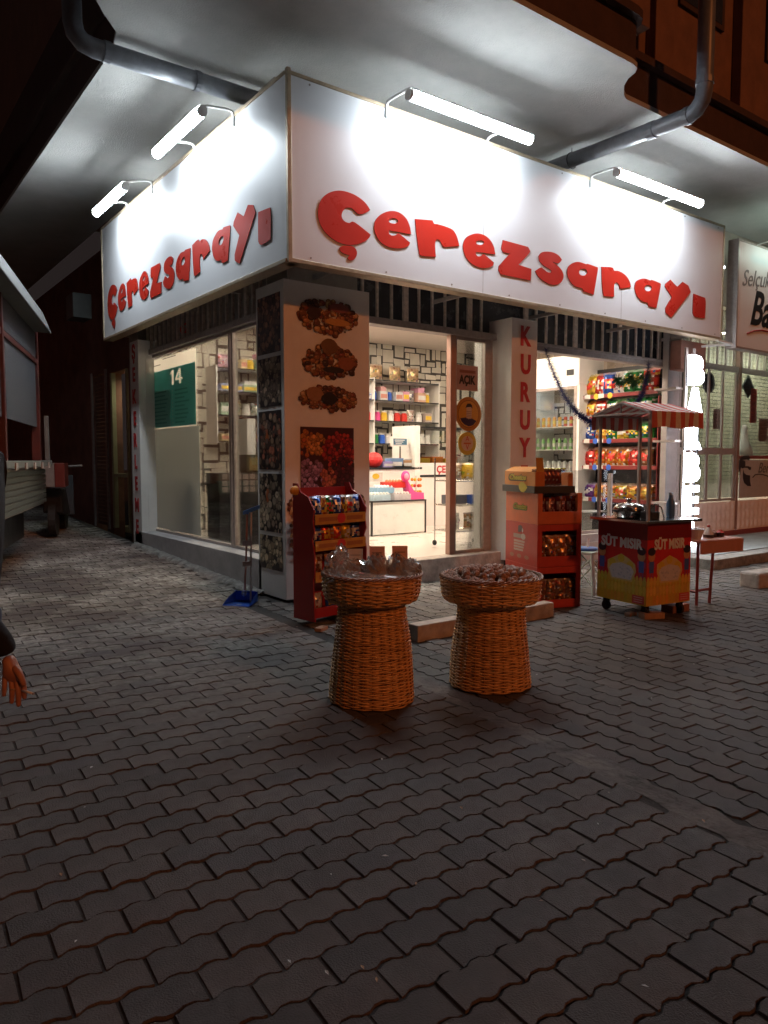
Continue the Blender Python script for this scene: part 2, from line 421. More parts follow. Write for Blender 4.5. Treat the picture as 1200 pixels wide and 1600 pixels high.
# cement strip smeared along the seam
sm = MB(); pts = []
for i in range(60):
    y = -1.2+i*.1; x = bx(y)+.05; w = .07+random.uniform(-.03, .03)
    pts.append((x-w-.03, y, -.0030)); pts.append((x+w+random.uniform(0, .03), y, -.0030))
sm.add(pts, [(2*i, 2*i+1, 2*i+3, 2*i+2) for i in range(59)])
part('cement_seam', sm, mat('smeared_mortar', (.105, .094, .086), .92, var=.65, scale=5, bump=.9, bscale=25), pave)
# broken cement edge at the foot of the side wall
eb = MB(); pts = []
for i in range(50):
    y = 6.75+i*.08; w = .10+random.uniform(-.05, .06); z = gz(3.4, y)
    pts += [(3.50, y, z+.035+random.uniform(0, .02)), (3.50-w*.7, y, z+.02), (3.50-w, y, z-.01)]
eb.add(pts, [f for i in range(49) for f in ((3*i, 3*i+1, 3*i+4, 3*i+3), (3*i+1, 3*i+2, 3*i+5, 3*i+4))])
part('cement_fillet', eb, m_cement, pave)

# ------------------------------------------------------------------ the corner building
bld = thing('corner_building', 'corner building with a lit snack shop under a wide plastered overhang', 'building', (3.5, 6.3, 0))
XG, YG = 3.75, 6.65            # glazing planes
XR, YB, ZC = 10.95, 11.5, 3.6     # right wall, back wall, ceiling
m = MB(); m.box(XG, 6.5, -.05, XR+.2, YB, .25)
part('shop_floor', m, m_floor, bld, world=True)
m = MB(); m.box(3.5, 6.80, -.05, XG+.1, 10.75, .375)
part('window_ledge', m, m_ledge, bld, world=True, bevel=.008)
m = MB(); m.box(4.5, 6.44, -.05, 6.75, 6.66, .262)
part('door_step', m, m_step, bld, world=True, bevel=.012)
m = MB(); m.box(6.75, 6.52, -.05, 10.5, 6.72, .36)
part('front_low_wall', m, m_ledge, bld, world=True, bevel=.008)
m = MB(); m.box(3.8, 6.7, ZC, XR, YB, ZC+.05)
part('ceiling', m, m_ceil, bld, world=True)
# inner walls with stone pattern wallpaper
def stonewall(w, h, cw, ch, seed, cool=0):
    rnd = random.Random(seed); nx = int(w/cw); ny = int(h/ch); used = set(); mb = MB(); I = Matrix.Identity(4)
    base = (.048, .040, .034); mb.add([(0,0,0),(w,0,0),(w,h,0),(0,h,0)], [(0,1,2,3)], col=base)
    k = 0
    for j in range(ny+1):
        for i in range(nx+1):
            if (i, j) in used: continue
            sh = rnd.choice([(2,1),(2,1),(1,2),(1,2),(1,1),(2,2)]) if True else (1, 1)
            a, b = sh
            cells = [(i+p, j+q) for p in range(a) for q in range(b)]
            if any(c in used for c in cells): a, b = 1, 1; cells = [(i, j)]
            used.update(cells)
            g_ = [rnd.choice([0, 0, .006, .015, .025, .032]) for _ in range(4)]
            x0, y0 = i*cw, j*ch; x1, y1 = min(w, x0+a*cw), min(h, y0+b*ch)
            if x1-x0 < .08 or y1-y0 < .06: continue
            jj = lambda: rnd.uniform(-.008, .008)
            c = rnd.uniform(.50, .66); col = (c, c*(.93+.02*cool), c*(.80+.15*cool))
            q = [(x0+g_[0]+jj(), y0+g_[1]+jj()), (x1-g_[2]+jj(), y0+g_[1]+jj()), (x1-g_[2]+jj(), y1-g_[3]+jj()), (x0+g_[0]+jj(), y1-g_[3]+jj())]
            k += 1; z = .0015+.0002*(k % 9)
            mb.add([(p[0], p[1], z) for p in q], [(0,1,2,3)], col=col)
            if rnd.random() < .22:
                fx, fy = (x0+x1)/2+rnd.uniform(-.03, .03), y0+rnd.choice([.03, y1-y0-.04])
                for t in range(4):
                    an = t*math.pi/2+.3; mb.add([(fx+.006*math.cos(an+.8), fy+.006*math.sin(an+.8), z+.002), (fx+.022*math.cos(an), fy+.022*math.sin(an), z+.002), (fx+.006*math.cos(an-.8), fy+.006*math.sin(an-.8), z+.002)], [(0,2,1)], col=(.60, .47, .10))
    return mb
def place(mb, M):
    mb.v = [tuple(M @ Vector(p)) for p in mb.v]; return mb
m = MB(); m.box(3.8, YB, 0, XR+.2, YB+.2, ZC+.1); part('back_wall', m, m_wall, bld, world=True)
part('back_wallpaper', place(stonewall(7.15, ZC-.25, .135, .125, 3), FR(3.8, YB-.006, .25)), m_stonepaper, bld, world=True)
m = MB(); m.box(XR, 6.75, 0, XR+.2, YB, ZC+.1); part('side_wall', m, m_wall, bld, world=True)
part('side_wallpaper', place(stonewall(4.7, ZC-.25, .135, .125, 5, 1), FL(XR-.006, YB, .25)), m_stonepaper, bld, world=True)
m = MB(); m.box(3.8, 10.75, 0, 3.95, YB, ZC+.1); m.box(3.62, 10.82, 0, 3.8, 11.2, 5.05)
part('inner_return_wall', m, m_wall, bld, world=True)
# upper walls hidden behind the fascia sign
m = MB(); m.box(3.6, 6.6, 3.55, 10.9, 6.8, 5.1); m.box(3.6, 6.8, 3.55, 3.8, 11.24, 5.1)
part('upper_front_wall', m, m_wall, bld, world=True)
# dark boards behind the transom bars
m = MB(); m.box(4.45, YG+.03, 2.93, 10.4, YG+.10, 3.56); part('transom_board', m, m_darkglass, bld, world=True)
m = MB(); m.box(XG+.03, 6.85, 2.93, XG+.08, 10.75, 3.56); part('transom_board', m, m_curtain, bld, world=True)
m = MB(); m.box(3.62, 6.42, 3.02, 4.44, 6.84, 5.09); part('corner_column', m, m_wall, bld, world=True)
# lintels
m = MB(); m.box(4.5, YG-.10, 2.86, 6.62, YG+.05, 2.935); part('lintel', m, m_grey, bld, world=True, bevel=.004)
m = MB(); m.box(7.05, YG-.10, 2.80, 10.35, YG+.05, 2.87); m.box(7.05, YG-.12, 2.865, 10.35, YG-.09, 2.90); part('lintel', m, m_grey, bld, world=True, bevel=.004)
m = MB(); m.box(XG-.10, 6.82, 2.87, XG+.04, 10.72, 2.945); part('lintel', m, m_grey, bld, world=True, bevel=.004)
gr = MB(); gr.box(4.5, YG-.075, 3.50, 10.4, YG-.045, 3.53); grille = part('transom_grille', gr, m_bar, bld, world=True)
def vbar(par, x0, y0, x1, y1, z0, z1, mt=m_bar):
    m = MB(); m.box(x0, y0, z0, x1, y1, z1); return part('bar', m, mt, par, world=True)
x = 4.62
while x < 10.3:
    if not (6.55 < x < 7.05):
        wide = (int((x-4.62)/.195+.5) % 5 == 3)
        w = .034 if wide else .011
        vbar(grille, x-w, YG-.08, x+w, YG-.05, 2.935 if x < 6.9 else 2.90, 3.50)
    x += .195
gr = MB(); gr.box(XG-.075, 6.85, 3.50, XG-.045, 10.7, 3.53); grille2 = part('transom_grille', gr, m_bar, bld, world=True)
y = 6.95
while y < 10.7:
    w = .03 if int((y-6.95)/.165+.5) % 6 == 3 else .012
    vbar(grille2, XG-.08, y-w, XG-.05, y+w, 2.945, 3.50); y += .165
# windows on the side street: frame, mullion, panes
m = MB(); m.box(XG-.05, 6.83, .376, XG+.01, 6.88, 2.87); m.box(XG-.05, 10.66, .376, XG+.01, 10.72, 2.87)
m.box(XG-.048, 6.88, .376, XG+.01, 10.66, .41); m.box(XG-.048, 6.88, 2.835, XG+.01, 10.66, 2.87)
win = part('window', m, m_frame, bld, world=True, bevel=.003)
ym = onX(366, 700, XG-.02).y
m = MB(); m.box(XG-.055, ym-.055, .41, XG+.012, ym-.012, 2.835); m.box(XG-.055, ym+.012, .41, XG+.012, ym+.055, 2.835)
part('mullion', m, m_frame, win, world=True, bevel=.003)
for a, b in ((6.88, ym-.06), (ym+.06, 10.66)):
    m = MB(); m.box(XG-.022, a, .41, XG-.016, b, 2.835); part('pane', m, m_glass, win, world=True)
# frosted film and notice poster stuck on the far pane
yl = 10.62; yr = onX(313, 750, XG-.02).y
pz0 = onX(280, 668, XG-.02).z
m = MB(); m.box(XG-.026, yr, .43, XG-.023, yl, pz0); part('frosted_film', m, m_frost, win, world=True)
pst = thing('notice_poster', 'teal and white notice poster headed 14 inside the side window above the frosted film', 'poster', (XG-.03, 9.8, 1.5))
yp = onX(307, 600, XG-.02).y; Mp = FL(XG-.0265, 10.60, pz0); pw = 10.60-yp; ztop = 2.80-pz0
zt = onX(243, 582, XG-.02).z-pz0
m = MB(); m.quad(Mp, 0, 0, pw, ztop, col=(.78,.73,.65)); 
D1 = [(.50,.72),(.545,.72),(.545,.96),(.51,.96),(.46,.915),(.46,.89),(.50,.905)]; D4 = [(.66,.72),(.70,.72),(.70,.78),(.735,.78),(.735,.815),(.70,.815),(.70,.96),(.66,.96),(.575,.815),(.575,.78),(.66,.78)]
dm = lambda P_: [(pw*a, zt*b) for a, b in P_]
_q = MB(); _q.prism([(.03,.02),(pw-.02,.02),(pw-.02,zt),(.03,zt)], Mp @ Matrix.Translation((0,0,.0004)), d=.0002, holes=[dm(D1), dm(D4)], col=(.24,.58,.57)); m.add(_q.v, _q.f, col=(.24,.58,.57)); m.add([(pw*.66, zt*.815, .0006), (pw*.66, zt*.90, .0006), (pw*.612, zt*.815, .0006)], [(0,1,2)], M=Mp, col=(.24,.58,.57))
m.quad(Mp, .03, .02, pw*.46, zt*.66, z=.001, col=(.33,.60,.57))
for i in range(9):
    v = zt*.62-i*zt*.066
    m.quad(Mp, .06, v, pw*.38+random.uniform(-.06, .04), v+.018, z=.0014, col=(.20,.40,.37)); m.quad(Mp, pw*.56, v-.01, pw*.82+random.uniform(-.1, .08), v+.01, z=.0014, col=(.16,.42,.40))
    m.disc(Mp, pw*.51, v, .014, .014, z=.0016, n=8, col=(.5,.6,.57))
for i in range(5): m.add([(pw*.6, zt*(.97-.03*i), .0018), (pw-.03, zt*(.82-.045*i), .0018), (pw-.03, zt*(.80-.045*i), .0018), (pw*.62, zt*(.955-.03*i), .0018)], [(0,3,2,1)], col=(.25,.50,.52), M=Mp)
for i, (a, b) in enumerate(((.35,.8),(.2,.9),(.15,.92),(.3,.6),(.05,.25))):
    m.quad(Mp, pw*a, zt+.34-i*.065, pw*b, zt+.352-i*.065, z=.001, col=(.20,.17,.15))
part('poster_sheet', m, m_thin, pst, world=True)
text('lettering', 'EMEZ', FL(XG-.029, 10.60-pw*.75, pz0+zt+.40), m_thin, pst, size=.17, ext=.0008, bold=.004, col=(.8,.08,.05))
# door: fixed glass leaf beside the open doorway
xa, xb = onY(701, 700, YG-.03).x, onY(709, 700, YG-.03).x; xc = onY(757, 700, YG-.03).x; xd = onY(765, 700, YG-.03).x
m = MB(); m.box(xa, YG-.06, .262, xb, YG+.02, 2.86); dfr = part('door_frame', m, mat('rose_brown_frame', (.45,.27,.21), .45, metal=.2, var=.12), bld, world=True, bevel=.004)
m = MB(); m.box(xb, YG-.045, .262, xb+.03, YG+.01, 2.86); m.box(xc-.02, YG-.05, .262, xd+.02, YG+.015, 2.86); m.box(xb+.03, YG-.045, 2.82, xc-.02, YG+.01, 2.86); m.box(xb+.03, YG-.045, .262, xc-.02, YG+.01, .30)
part('leaf_frame', m, m_frame, dfr, world=True, bevel=.003)
m = MB(); m.box(xb+.03, YG-.022, .30, xc-.02, YG-.016, 2.82); part('pane', m, m_glass, dfr, world=True)
# big front window between the pillars
m = MB(); m.box(7.05, YG-.05, .36, 7.10, YG+.01, 2.80); m.box(10.34, YG-.05, .36, 10.38, YG+.01, 2.80); m.box(7.10, YG-.048, .36, 10.34, YG+.01, .40)
m.box(9.0, YG-.048, .40, 9.045, YG+.01, 1.2)
w2 = part('window', m, m_frame, bld, world=True, bevel=.003)
m = MB(); m.box(7.10, YG-.022, .40, 10.34, YG-.016, 1.25); part('pane', m, m_glass2, w2, world=True)
# end column
xe0, xe1 = onY(1041, 700, 6.4).x, onY(1060, 700, 6.4).x
m = MB(); m.box(xe0, 6.4, 0, xe1+.05, 6.5, 3.6); part('end_column', m, mat('grey_column', (.30,.26,.25), .6, var=.15), bld, world=True, bevel=.006)
m = MB(); m.box(xe1-.03, 6.385, 0, xe1+.02, 6.41, 3.5); part('column_trim', m, m_frame, bld, world=True)
m = MB(); m.box(xe0, 6.2, 2.72, xe1+.35, 6.38, 3.15); part('column_head', m, m_darkwall, bld, world=True, bevel=.01)

# overhang: soffit, fascias, upper storey
ZS = 5.1
out = [(3.6,23.9),(2.2,23.9),(2.2,7.05),(2.14,6.76),(1.98,6.56),(1.87,6.40),(1.74,6.15),(1.70,5.9),(1.70,4.39),(6.17,4.39),(6.28,4.41),(6.34,4.47),(6.38,4.58),(6.46,4.68),(6.62,4.80),(6.71,4.84),(22,4.84),(22,6.7),(3.6,6.7)]
def slab(outl, z0, z1):
    mb = MB(); mb.prism([(a, b) for a, b in outl], Matrix.Translation((0,0,z0)), d=z1-z0); return mb
part('soffit', slab(out, ZS, ZS+.05), m_soffit, bld, world=True)
def inset(pl, d):
    r = []
    for a, b in pl:
        r.append((a+d if a < 3 else a, b+d if (b < 5.5) else b))
    return r
part('fascia', slab(inset(out, .02), ZS+.05, ZS+.42), m_fascia, bld, world=True)
part('cornice', slab(inset(out, -.05), ZS+.42, ZS+.50), m_fascia, bld, world=True)
m = MB(); m.box(2.35, 4.62, ZS+.5, 6.6, 14.4, 9.5); m.box(6.6, 5.10, ZS+.5, 22, 6.6, 9.5)
part('upper_wall', m, m_upper, bld, world=True)
for xx in (2.35, 4.3, 6.2):
    m = MB(); m.box(xx, 4.50, ZS+.5, xx+.40, 4.615, 9.4); part('pilaster', m, m_upper, bld, world=True, bevel=.01)
for xx in (7.4, 9.2, 11.3, 13.6, 16):
    m = MB(); m.box(xx, 4.97, ZS+.5, xx+.35, 5.095, 9.4); part('pilaster', m, m_upper, bld, world=True, bevel=.01)
for xx in (4.95, 8.0, 10.0, 12.1):
    yy = 4.615 if xx < 6.3 else 5.095
    m = MB(); m.box(xx, yy-.03, ZS+1.5, xx+.95, yy, ZS+3.0); wf = part('window', m, m_fascia, bld, world=True)
    m = MB(); m.box(xx+.06, yy-.034, ZS+1.56, xx+.89, yy-.031, ZS+2.94); part('pane', m, m_darkglass, wf, world=True)
m = MB(); m.box(1.78, 4.40, ZS+1.15, 6.3, 4.48, ZS+1.22); part('balcony_rail', m, m_fascia, bld, world=True)
m = MB(); m.box(2.3, 5.0, ZS+.5, 2.345, 14.3, ZS+1.3); part('side_parapet', m, m_fascia, bld, world=True)

# ceiling light panels inside the shop
for i, (x, y) in enumerate(((4.9,7.5),(6.2,7.5),(7.6,7.5),(9.0,7.5),(4.9,9.0),(9.4,9.3),(6.6,10.2),(5.0,10.5))):
    t = thing('ceiling_light', ['square ceiling light nearest the corner pillar inside the shop','square ceiling light just behind the doorway','square ceiling light behind the narrow lettered pillar','square ceiling light above the chips rack','square ceiling light deep behind the side window','square ceiling light above the drinks fridge','square ceiling light in the middle near the back wall shelves','square ceiling light in the back corner behind the side window'][i], 'ceiling light', (x, y, ZC-.04))
    m = MB(); m.box(-.31,-.31,0,.31,.31,.035); part('housing', m, m_white, t)
    m = MB(); m.box(-.28,-.28,-.006,.28,.28,-.001); part('diffuser', m, m_panel, t)

# ------------------------------------------------------------------ shop sign
YS, XS = 5.787, 3.27
ZB, ZT = 3.16, 4.705
def catmull(pts, sharp=(), n=3):
    return pts
def smooth_poly(pts, n=4, corner=52):
    """rounds gentle bends, keeps real corners"""
    N = len(pts); V2 = [Vector(p) for p in pts]; out = []
    def is_c(i):
        a = V2[i]-V2[i-1]; b = V2[(i+1) % N]-V2[i]
        if a.length < 1e-9 or b.length < 1e-9: return True
        return abs(math.degrees(a.angle(b))) > corner
    cs = [is_c(i) for i in range(N)]
    for i in range(N):
        p1, p2 = V2[i], V2[(i+1) % N]; p0 = V2[i-1] if not cs[i] else p1-(p2-p1)*.3; p3 = V2[(i+2) % N] if not cs[(i+1) % N] else p2+(p2-p1)*.3
        for k in range(n):
            t = k/n
            q = .5*((2*p1)+(p2-p0)*t+(2*p0-5*p1+4*p2-p3)*t*t+(3*p1-p0-3*p2+p3)*t*t*t); out.append((q.x, q.y))
    return out
def A(l): return [(480+x/5.4545, 270+y/5.4545) for x, y in l]
def B(l): return [(690+x/5.4545, 330+y/5.4545) for x, y in l]
def Cc(l): return [(880+x/5, 370+y/5) for x, y in l]
def ell(cx, cy, rx, ry, n=12): return [(cx+rx*math.cos(2*math.pi*i/n), cy+ry*math.sin(2*math.pi*i/n)) for i in range(n)]
LET = [
 (A([(545,315),(500,250),(430,195),(350,160),(270,148),(190,168),(130,220),(103,290),(100,370),(120,440),(165,510),(230,565),(300,600),(370,612),(440,605),(500,580),(535,550),(548,525),(410,418),(365,425),(325,410),(303,380),(302,345),(320,310),(355,293),(395,305),(440,348),(490,345)]), []),
 (A([(280,640),(310,620),(370,618),(410,635),(430,670),(425,710),(400,740),(370,742),(350,725),(368,700),(330,690),(295,670)]), []),
 (A([(893,522),(880,450),(850,385),(800,340),(740,322),(680,330),(625,360),(588,405),(577,460),(590,520),(630,585),(690,625),(760,642),(830,638),(872,618),(883,592),(785,510),(762,527),(730,534),(704,518),(703,488)]), [A(ell(742,408,40,24))]),
 (A([(927,390),(1075,402),(1088,432),(1130,438),(1200,460),(1255,490),(1290,560),(1302,622),(1170,630),(1150,600),(1135,568),(1110,565),(1097,600),(1103,715),(985,705),(962,685),(940,540)]), []),
 (B([(465,367),(455,310),(430,255),(385,210),(325,187),(265,195),(215,225),(190,280),(195,340),(225,405),(280,455),(345,480),(410,478),(445,460),(453,435),(365,360),(345,378),(315,382),(300,365),(300,343)]), [B(ell(335,265,35,20))]),
 (B([(530,243),(745,302),(762,335),(755,355),(663,455),(773,490),(765,590),(510,535),(490,500),(495,465),(590,360),(530,345),(515,320)]), []),
 (B([(1033,412),(1005,375),(960,350),(905,342),(860,350),(835,380),(840,420),(875,460),(925,490),(943,505),(940,522),(910,518),(870,485),(850,480),(805,508),(830,555),(880,595),(935,622),(985,625),(1025,605),(1045,565),(1040,520),(1010,475),(965,438),(950,427),(1003,442)]), []),
 (Cc([(200,210),(270,235),(277,260),(245,450),(165,425),(155,400),(100,385),(60,345),(38,290),(45,235),(85,202),(130,195),(185,212)]), [Cc(ell(162,275,32,28))]),
 (Cc([(305,232),(390,238),(405,262),(440,265),(490,295),(525,345),(537,392),(450,405),(440,370),(420,352),(405,375),(405,468),(335,462),(318,440),(308,330)]), []),
 (Cc([(700,335),(765,360),(768,390),(735,555),(675,540),(665,515),(620,500),(580,455),(563,400),(575,350),(615,327),(650,325),(690,340)]), [Cc(ell(670,400,28,25))]),
 (Cc([(845,333),(900,390),(905,385),(940,350),(985,380),(1003,430),(850,630),(805,590),(805,555),(855,470),(800,385),(805,365)]), []),
 (Cc([(1025,443),(1115,475),(1120,520),(1112,635),(1040,625),(1018,595),(1020,500)]), []),
]
NAMES = ['letter','cedilla']+['letter']*10
def plane_pts(poly):
    r = []
    for x, y in poly:
        p = onY(x, y, YS-.02); r.append((p.x, p.z))
    return r
LET2 = [(smooth_poly(plane_pts(o), corner=50 if i not in (5, 10) else 30), [plane_pts(h) for h in hs]) for i, (o, hs) in enumerate(LET)]
sx0 = min(p[0] for o, h in LET2 for p in o); sx1 = max(p[0] for o, h in LET2 for p in o)
XE = 10.37; YE = 11.20
def sign_panel(side):
    if side == 'R':
        t = thing('shop_sign', 'long white shop sign above the doorway with red Çerezsarayı lettering', 'sign', (XS, YS, ZB), group='white lettered shop fascia signs')
        m = MB(); m.box(XS+.035, YS, ZB, XE, YS+.12, ZT); part('sign_sheet', m, m_sign, t, world=True)
        m = MB(); m.box(XS+.035, YS-.012, ZB-.035, XE+.02, YS+.13, ZB-.001); m.box(XS+.035, YS-.012, ZT+.001, XE+.02, YS+.13, ZT+.03); m.box(XE+.001, YS-.012, ZB, XE+.03, YS+.13, ZT)
        part('sign_trim', m, m_alu, t, world=True, bevel=.003)
        m = MB(); m.box(XS-.004, YS-.02, ZB-.04, XS+.034, YS+.02, ZT+.05); part('corner_trim', m, m_alu, t, world=True, bevel=.003)
        for xx in (5.62, 8.02): m = MB(); m.box(xx, YS-.0015, ZB, xx+.004, YS-.0002, ZT); part('sheet_seam', m, m_grey, t, world=True)
        for k in range(9):
            for zz in (ZB+.03, ZT-.03): m = MB(); m.tube([(3.5+k*.84, YS, zz), (3.5+k*.84, YS-.004, zz)], .009, 8); part('screw', m, m_grey, t, world=True)
        MM = lambda: frame((0, YS-.001, 0), (1,0,0), (0,0,1)); f = lambda x: x
    else:
        t = thing('shop_sign', 'white shop sign turned to the side street with red Çerezsarayı lettering', 'sign', (XS, YE, ZB), group='white lettered shop fascia signs')
        m = MB(); m.box(XS, YS+.021, ZB, XS+.12, YE, ZT); part('sign_sheet', m, m_sign, t, world=True)
        m = MB(); m.box(XS-.012, YS+.02, ZB-.035, XS+.13, YE+.02, ZB-.001); m.box(XS-.012, YS+.02, ZT+.001, XS+.13, YE+.02, ZT+.03); m.box(XS-.012, YE+.001, ZB, XS+.13, YE+.03, ZT)
        part('sign_trim', m, m_alu, t, world=True, bevel=.003)
        MM = lambda: frame((XS-.001, 0, 0), (0,-1,0), (0,0,1))
        y0, y1 = 10.99, 6.08
        f = lambda x: -(y0+(x-sx0)/(sx1-sx0)*(y1-y0))
    for i, (o, hs) in enumerate(LET2):
        m = MB(); oo = [(f(p[0]), p[1]) for p in o]; hh = [[(f(p[0]), p[1]) for p in h] for h in hs]
        m.prism(oo, MM(), d=.007, holes=hh)
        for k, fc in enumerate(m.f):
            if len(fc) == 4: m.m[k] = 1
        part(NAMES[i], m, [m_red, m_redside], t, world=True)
    return t
sign_panel('R'); sign_panel('L')
for x in (3.9, 5.6, 7.2, 8.8, 10.1):      # steel arms that carry the signs off the wall
    for z in (ZB+.02, ZT-.12): m = MB(); m.box(x, YS+.125, z, x+.04, 6.59, z+.04); part('sign_bracket', m, m_grey, bld, world=True)
for y in (7.4, 8.6, 9.8, 11.0): m = MB(); m.box(XS+.125, y, ZB+.02, 3.61, y+.04, ZB+.06); part('sign_bracket', m, m_grey, bld, world=True)

# lamps on the signs
def lamp(label, a, b, d):
    """a,b ends of the tube; d = arm direction back to the sign top"""
    a, b = Vector(a), Vector(b); t = thing('sign_lamp', label, 'lamp', (a+b)/2, group='LED lamps above the shop signs')
    ax = (b-a).normalized(); dn = Vector(d)
    m = MB()
    # opaque back housing: a shallow roof over the glowing tube
    n = 7; L = (b-a).length; prof = []
    side = ax.cross(UP)
    if side.dot(dn) > 0: side = -side      # away from the sign
    vs = []
    for e in (a-ax*.02, b+ax*.02):
        for k in range(n):
            an = R(24+k*(132/(n-1))); vs.append(e+(side*math.cos(an)+UP*math.sin(an))*.062)
    for e in (a-ax*.02, b+ax*.02):
        for k in range(n):
            an = R(24+k*(132/(n-1))); vs.append(e+(side*math.cos(an)+UP*math.sin(an))*.054)
    fs = [(k, k+1, n+k+1, n+k) for k in range(n-1)]+[(2*n+k, 3*n+k, 3*n+k+1, 2*n+k+1) for k in range(n-1)]
    fs += [(k, 2*n+k, 2*n+k+1, k+1) for k in range(n-1)]+[(n+k, n+k+1, 3*n+k+1, 3*n+k) for k in range(n-1)]
    fs += [(0, n, 3*n, 2*n), (n-1, 3*n-1, 4*n-1, 2*n-1)]
    m.add(vs, fs); part('reflector', m, m_white, t, world=True)
    m = MB(); m.tube([a, b], .048, 14); part('tube', m, m_tube, t, world=True, smooth=True)
    for q0_, q1_ in ((a-ax*.03, a-ax*.001), (b+ax*.001, b+ax*.03)): m = MB(); m.tube([q0_, q1_], .05, 12); part('end_cap', m, m_white, t, world=True)
    for e in (a+ax*.02, b-ax*.22):
        q = e+dn; m = MB()
        m.tube([e+Vector((0,0,.05)), e+dn*.2+UP*.08, Vector((q.x, q.y, ZT+.05))-dn*.18, Vector((q.x, q.y, ZT+.045))-dn*.05, Vector((q.x, q.y, ZT+.01)), Vector((q.x, q.y, ZT-.09))], .013, 8)
        part('arm', m, m_whitegl, t, world=True, smooth=True)
YL, ZL = 5.38, 4.665
lamp('longest LED lamp on the front sign, left of the drain pipe', (4.31, YL, ZL), (5.87, YL, ZL), (0, YS-YL-.015, 0))
lamp('LED lamp on the front sign, right of the drain pipe', (7.34, YL, ZL), (9.05, YL, ZL), (0, YS-YL-.015, 0))
lamp('LED lamp on the side sign nearer the building corner', (2.92, 6.78, 4.65), (2.92, 7.97, 4.65), (XS-2.92-.015, 0, 0))
lamp('LED lamp at the far end of the side sign', (2.92, 9.05, 4.62), (2.92, 10.22, 4.62), (XS-2.92-.015, 0, 0))

# drain pipes
t = thing('drain_pipe', 'grey drain pipe crossing the soffit right of the long lamp and turning up the facade', 'pipe', (7.6, 5, 5), group='drain pipes under the overhang')
p0 = onZ(890, 262, 4.98); 
yq = 4.62; pz = 4.93
xk = onZ(1060, 185, pz).x; yk = onZ(1068, 180, pz).y
P1 = Vector((onZ(893, 258, 4.99).x, 6.59, 5.0)); P2 = onZ(1040, 195, pz)
P1 = Vector((P2.x, 6.59, 4.97))
P3 = P2+Vector((0,-.28,0)); top = Vector((P3.x+.0, P3.y-.16, pz+.30))
m = MB(); m.tube([P1, P2, P3, P3+Vector((0,-.07,.03)), P3+Vector((0,-.13,.10)), P3+Vector((0,-.15,.20)), P3+Vector((0,-.15,3.6))], .082, 14); part('pipe_run', m, m_pvc, t, world=True, smooth=True)
for q, dd in ((P2+Vector((0,.12,0)), Vector((0,.09,0))), (P3, Vector((0,.05,0))), (P3+Vector((0,-.15,.24)), Vector((0,0,.06)))):
    m = MB(); m.tube([q, q+dd], .090, 14); part('pipe_collar', m, m_pvc, t, world=True, smooth=False)
hx = P2.x; hy = 5.95
m = MB(); m.tube([(hx+.090*math.cos(a), hy, 4.95+.090*math.sin(a)) for a in [i*math.pi/8 for i in range(17)]], .006, 6, cap=False); m.tube([(hx, hy, 5.03), (hx, hy, 5.1)], .005, 6); part('hanger', m, m_black, t, world=True)
t = thing('drain_pipe', 'dark drain pipe under the soffit above the side sign lamps with a reddish elbow', 'pipe', (2.2, 6.6, 5), group='drain pipes under the overhang')
q0 = onZ(385, 150, 4.97); q1 = onZ(150, 78, 4.97)
yy = (q0.y+q1.y)/2
a0 = Vector((3.59, yy, 4.97)); a1 = Vector((1.98, yy, 4.97))
m = MB(); m.tube([a0, a1, a1+Vector((-.09,0,.02)), a1+Vector((-.15,0,.08)), a1+Vector((-.17,0,.17)), a1+Vector((-.17,0,3.5))], .082, 14); part('pipe_run', m, m_pvc, t, world=True, smooth=True)
for q, dd in ((a1+Vector((.08,0,0)), Vector((.06,0,0))), (Vector((2.9, yy, 4.97)), Vector((.05,0,0)))):
    m = MB(); m.tube([q, q+dd], .090, 14); part('pipe_collar', m, m_pvc, t, world=True)

# ------------------------------------------------------------------ pillars
PX0, PX1, PY0, PY1, PZ = 3.5, 4.50, 6.29, 6.86, 3.11
corner_lbl = 'tall white corner pillar printed with dried fruit and nut pictures'
cp = thing('advertising_pillar', corner_lbl, 'pillar', (3.5, 6.29, 0))
m = MB(); m.box(PX0, PY0, .03, PX1, PY1, PZ); part('cladding', m, m_white, cp, world=True, bevel=.004)
m = MB(); m.box(PX0+.05, PY0+.05, -.02, PX1-.05, PY1-.03, .03); part('plinth', m, m_black, cp, world=True)
def nutpile(mb, M, cx, cy, w, h, n, pal, z0=.0012, rs=(.02, .055), dark=True):
    for i in range(n):
        a = random.uniform(-1, 1); b = random.uniform(-1, 1)*(1-abs(a)**2.2)**.5
        c = random.choice(pal); s_ = random.uniform(.6, 1.25); c = tuple(x*s_ for x in c); r = random.uniform(*rs)
        q = random.uniform(.55, 1); X_, Y_ = cx+a*w/2, cy+b*h/2; zq_ = z0+i*.00006
        mb.disc(M, X_, Y_, r, r*q, z=zq_, n=9, jit=.15, col=tuple(k*.45 for k in c))
        mb.disc(M, X_+r*.05, Y_+r*.08, r*.82, r*q*.80, z=zq_+.00002, n=9, jit=.12, col=c)
        mb.disc(M, X_-r*.2, Y_+r*q*.3, r*.38, r*q*.25, z=zq_+.00004, n=6, jit=.2, col=tuple(min(.7, k*1.5+.04) for k in c))
brown = [(.28,.10,.035),(.18,.055,.02),(.40,.19,.06),(.10,.035,.015),(.46,.27,.12),(.22,.05,.025),(.06,.025,.012),(.33,.13,.05)]
Mf = FR(PX0, PY0-.002, 0)
pr = MB()
nutpile(pr, Mf, .50, 2.80, .66, .34, 210, brown, rs=(.014, .045)); pr.disc(Mf, .33, 2.83, .075, .065, z=.0165, col=(.035,.012,.01)); pr.disc(Mf, .62, 2.90, .12, .045, z=.0162, col=(.26,.07,.05)); pr.disc(Mf, .60, 2.76, .15, .035, z=.0164, col=(.50,.24,.06))
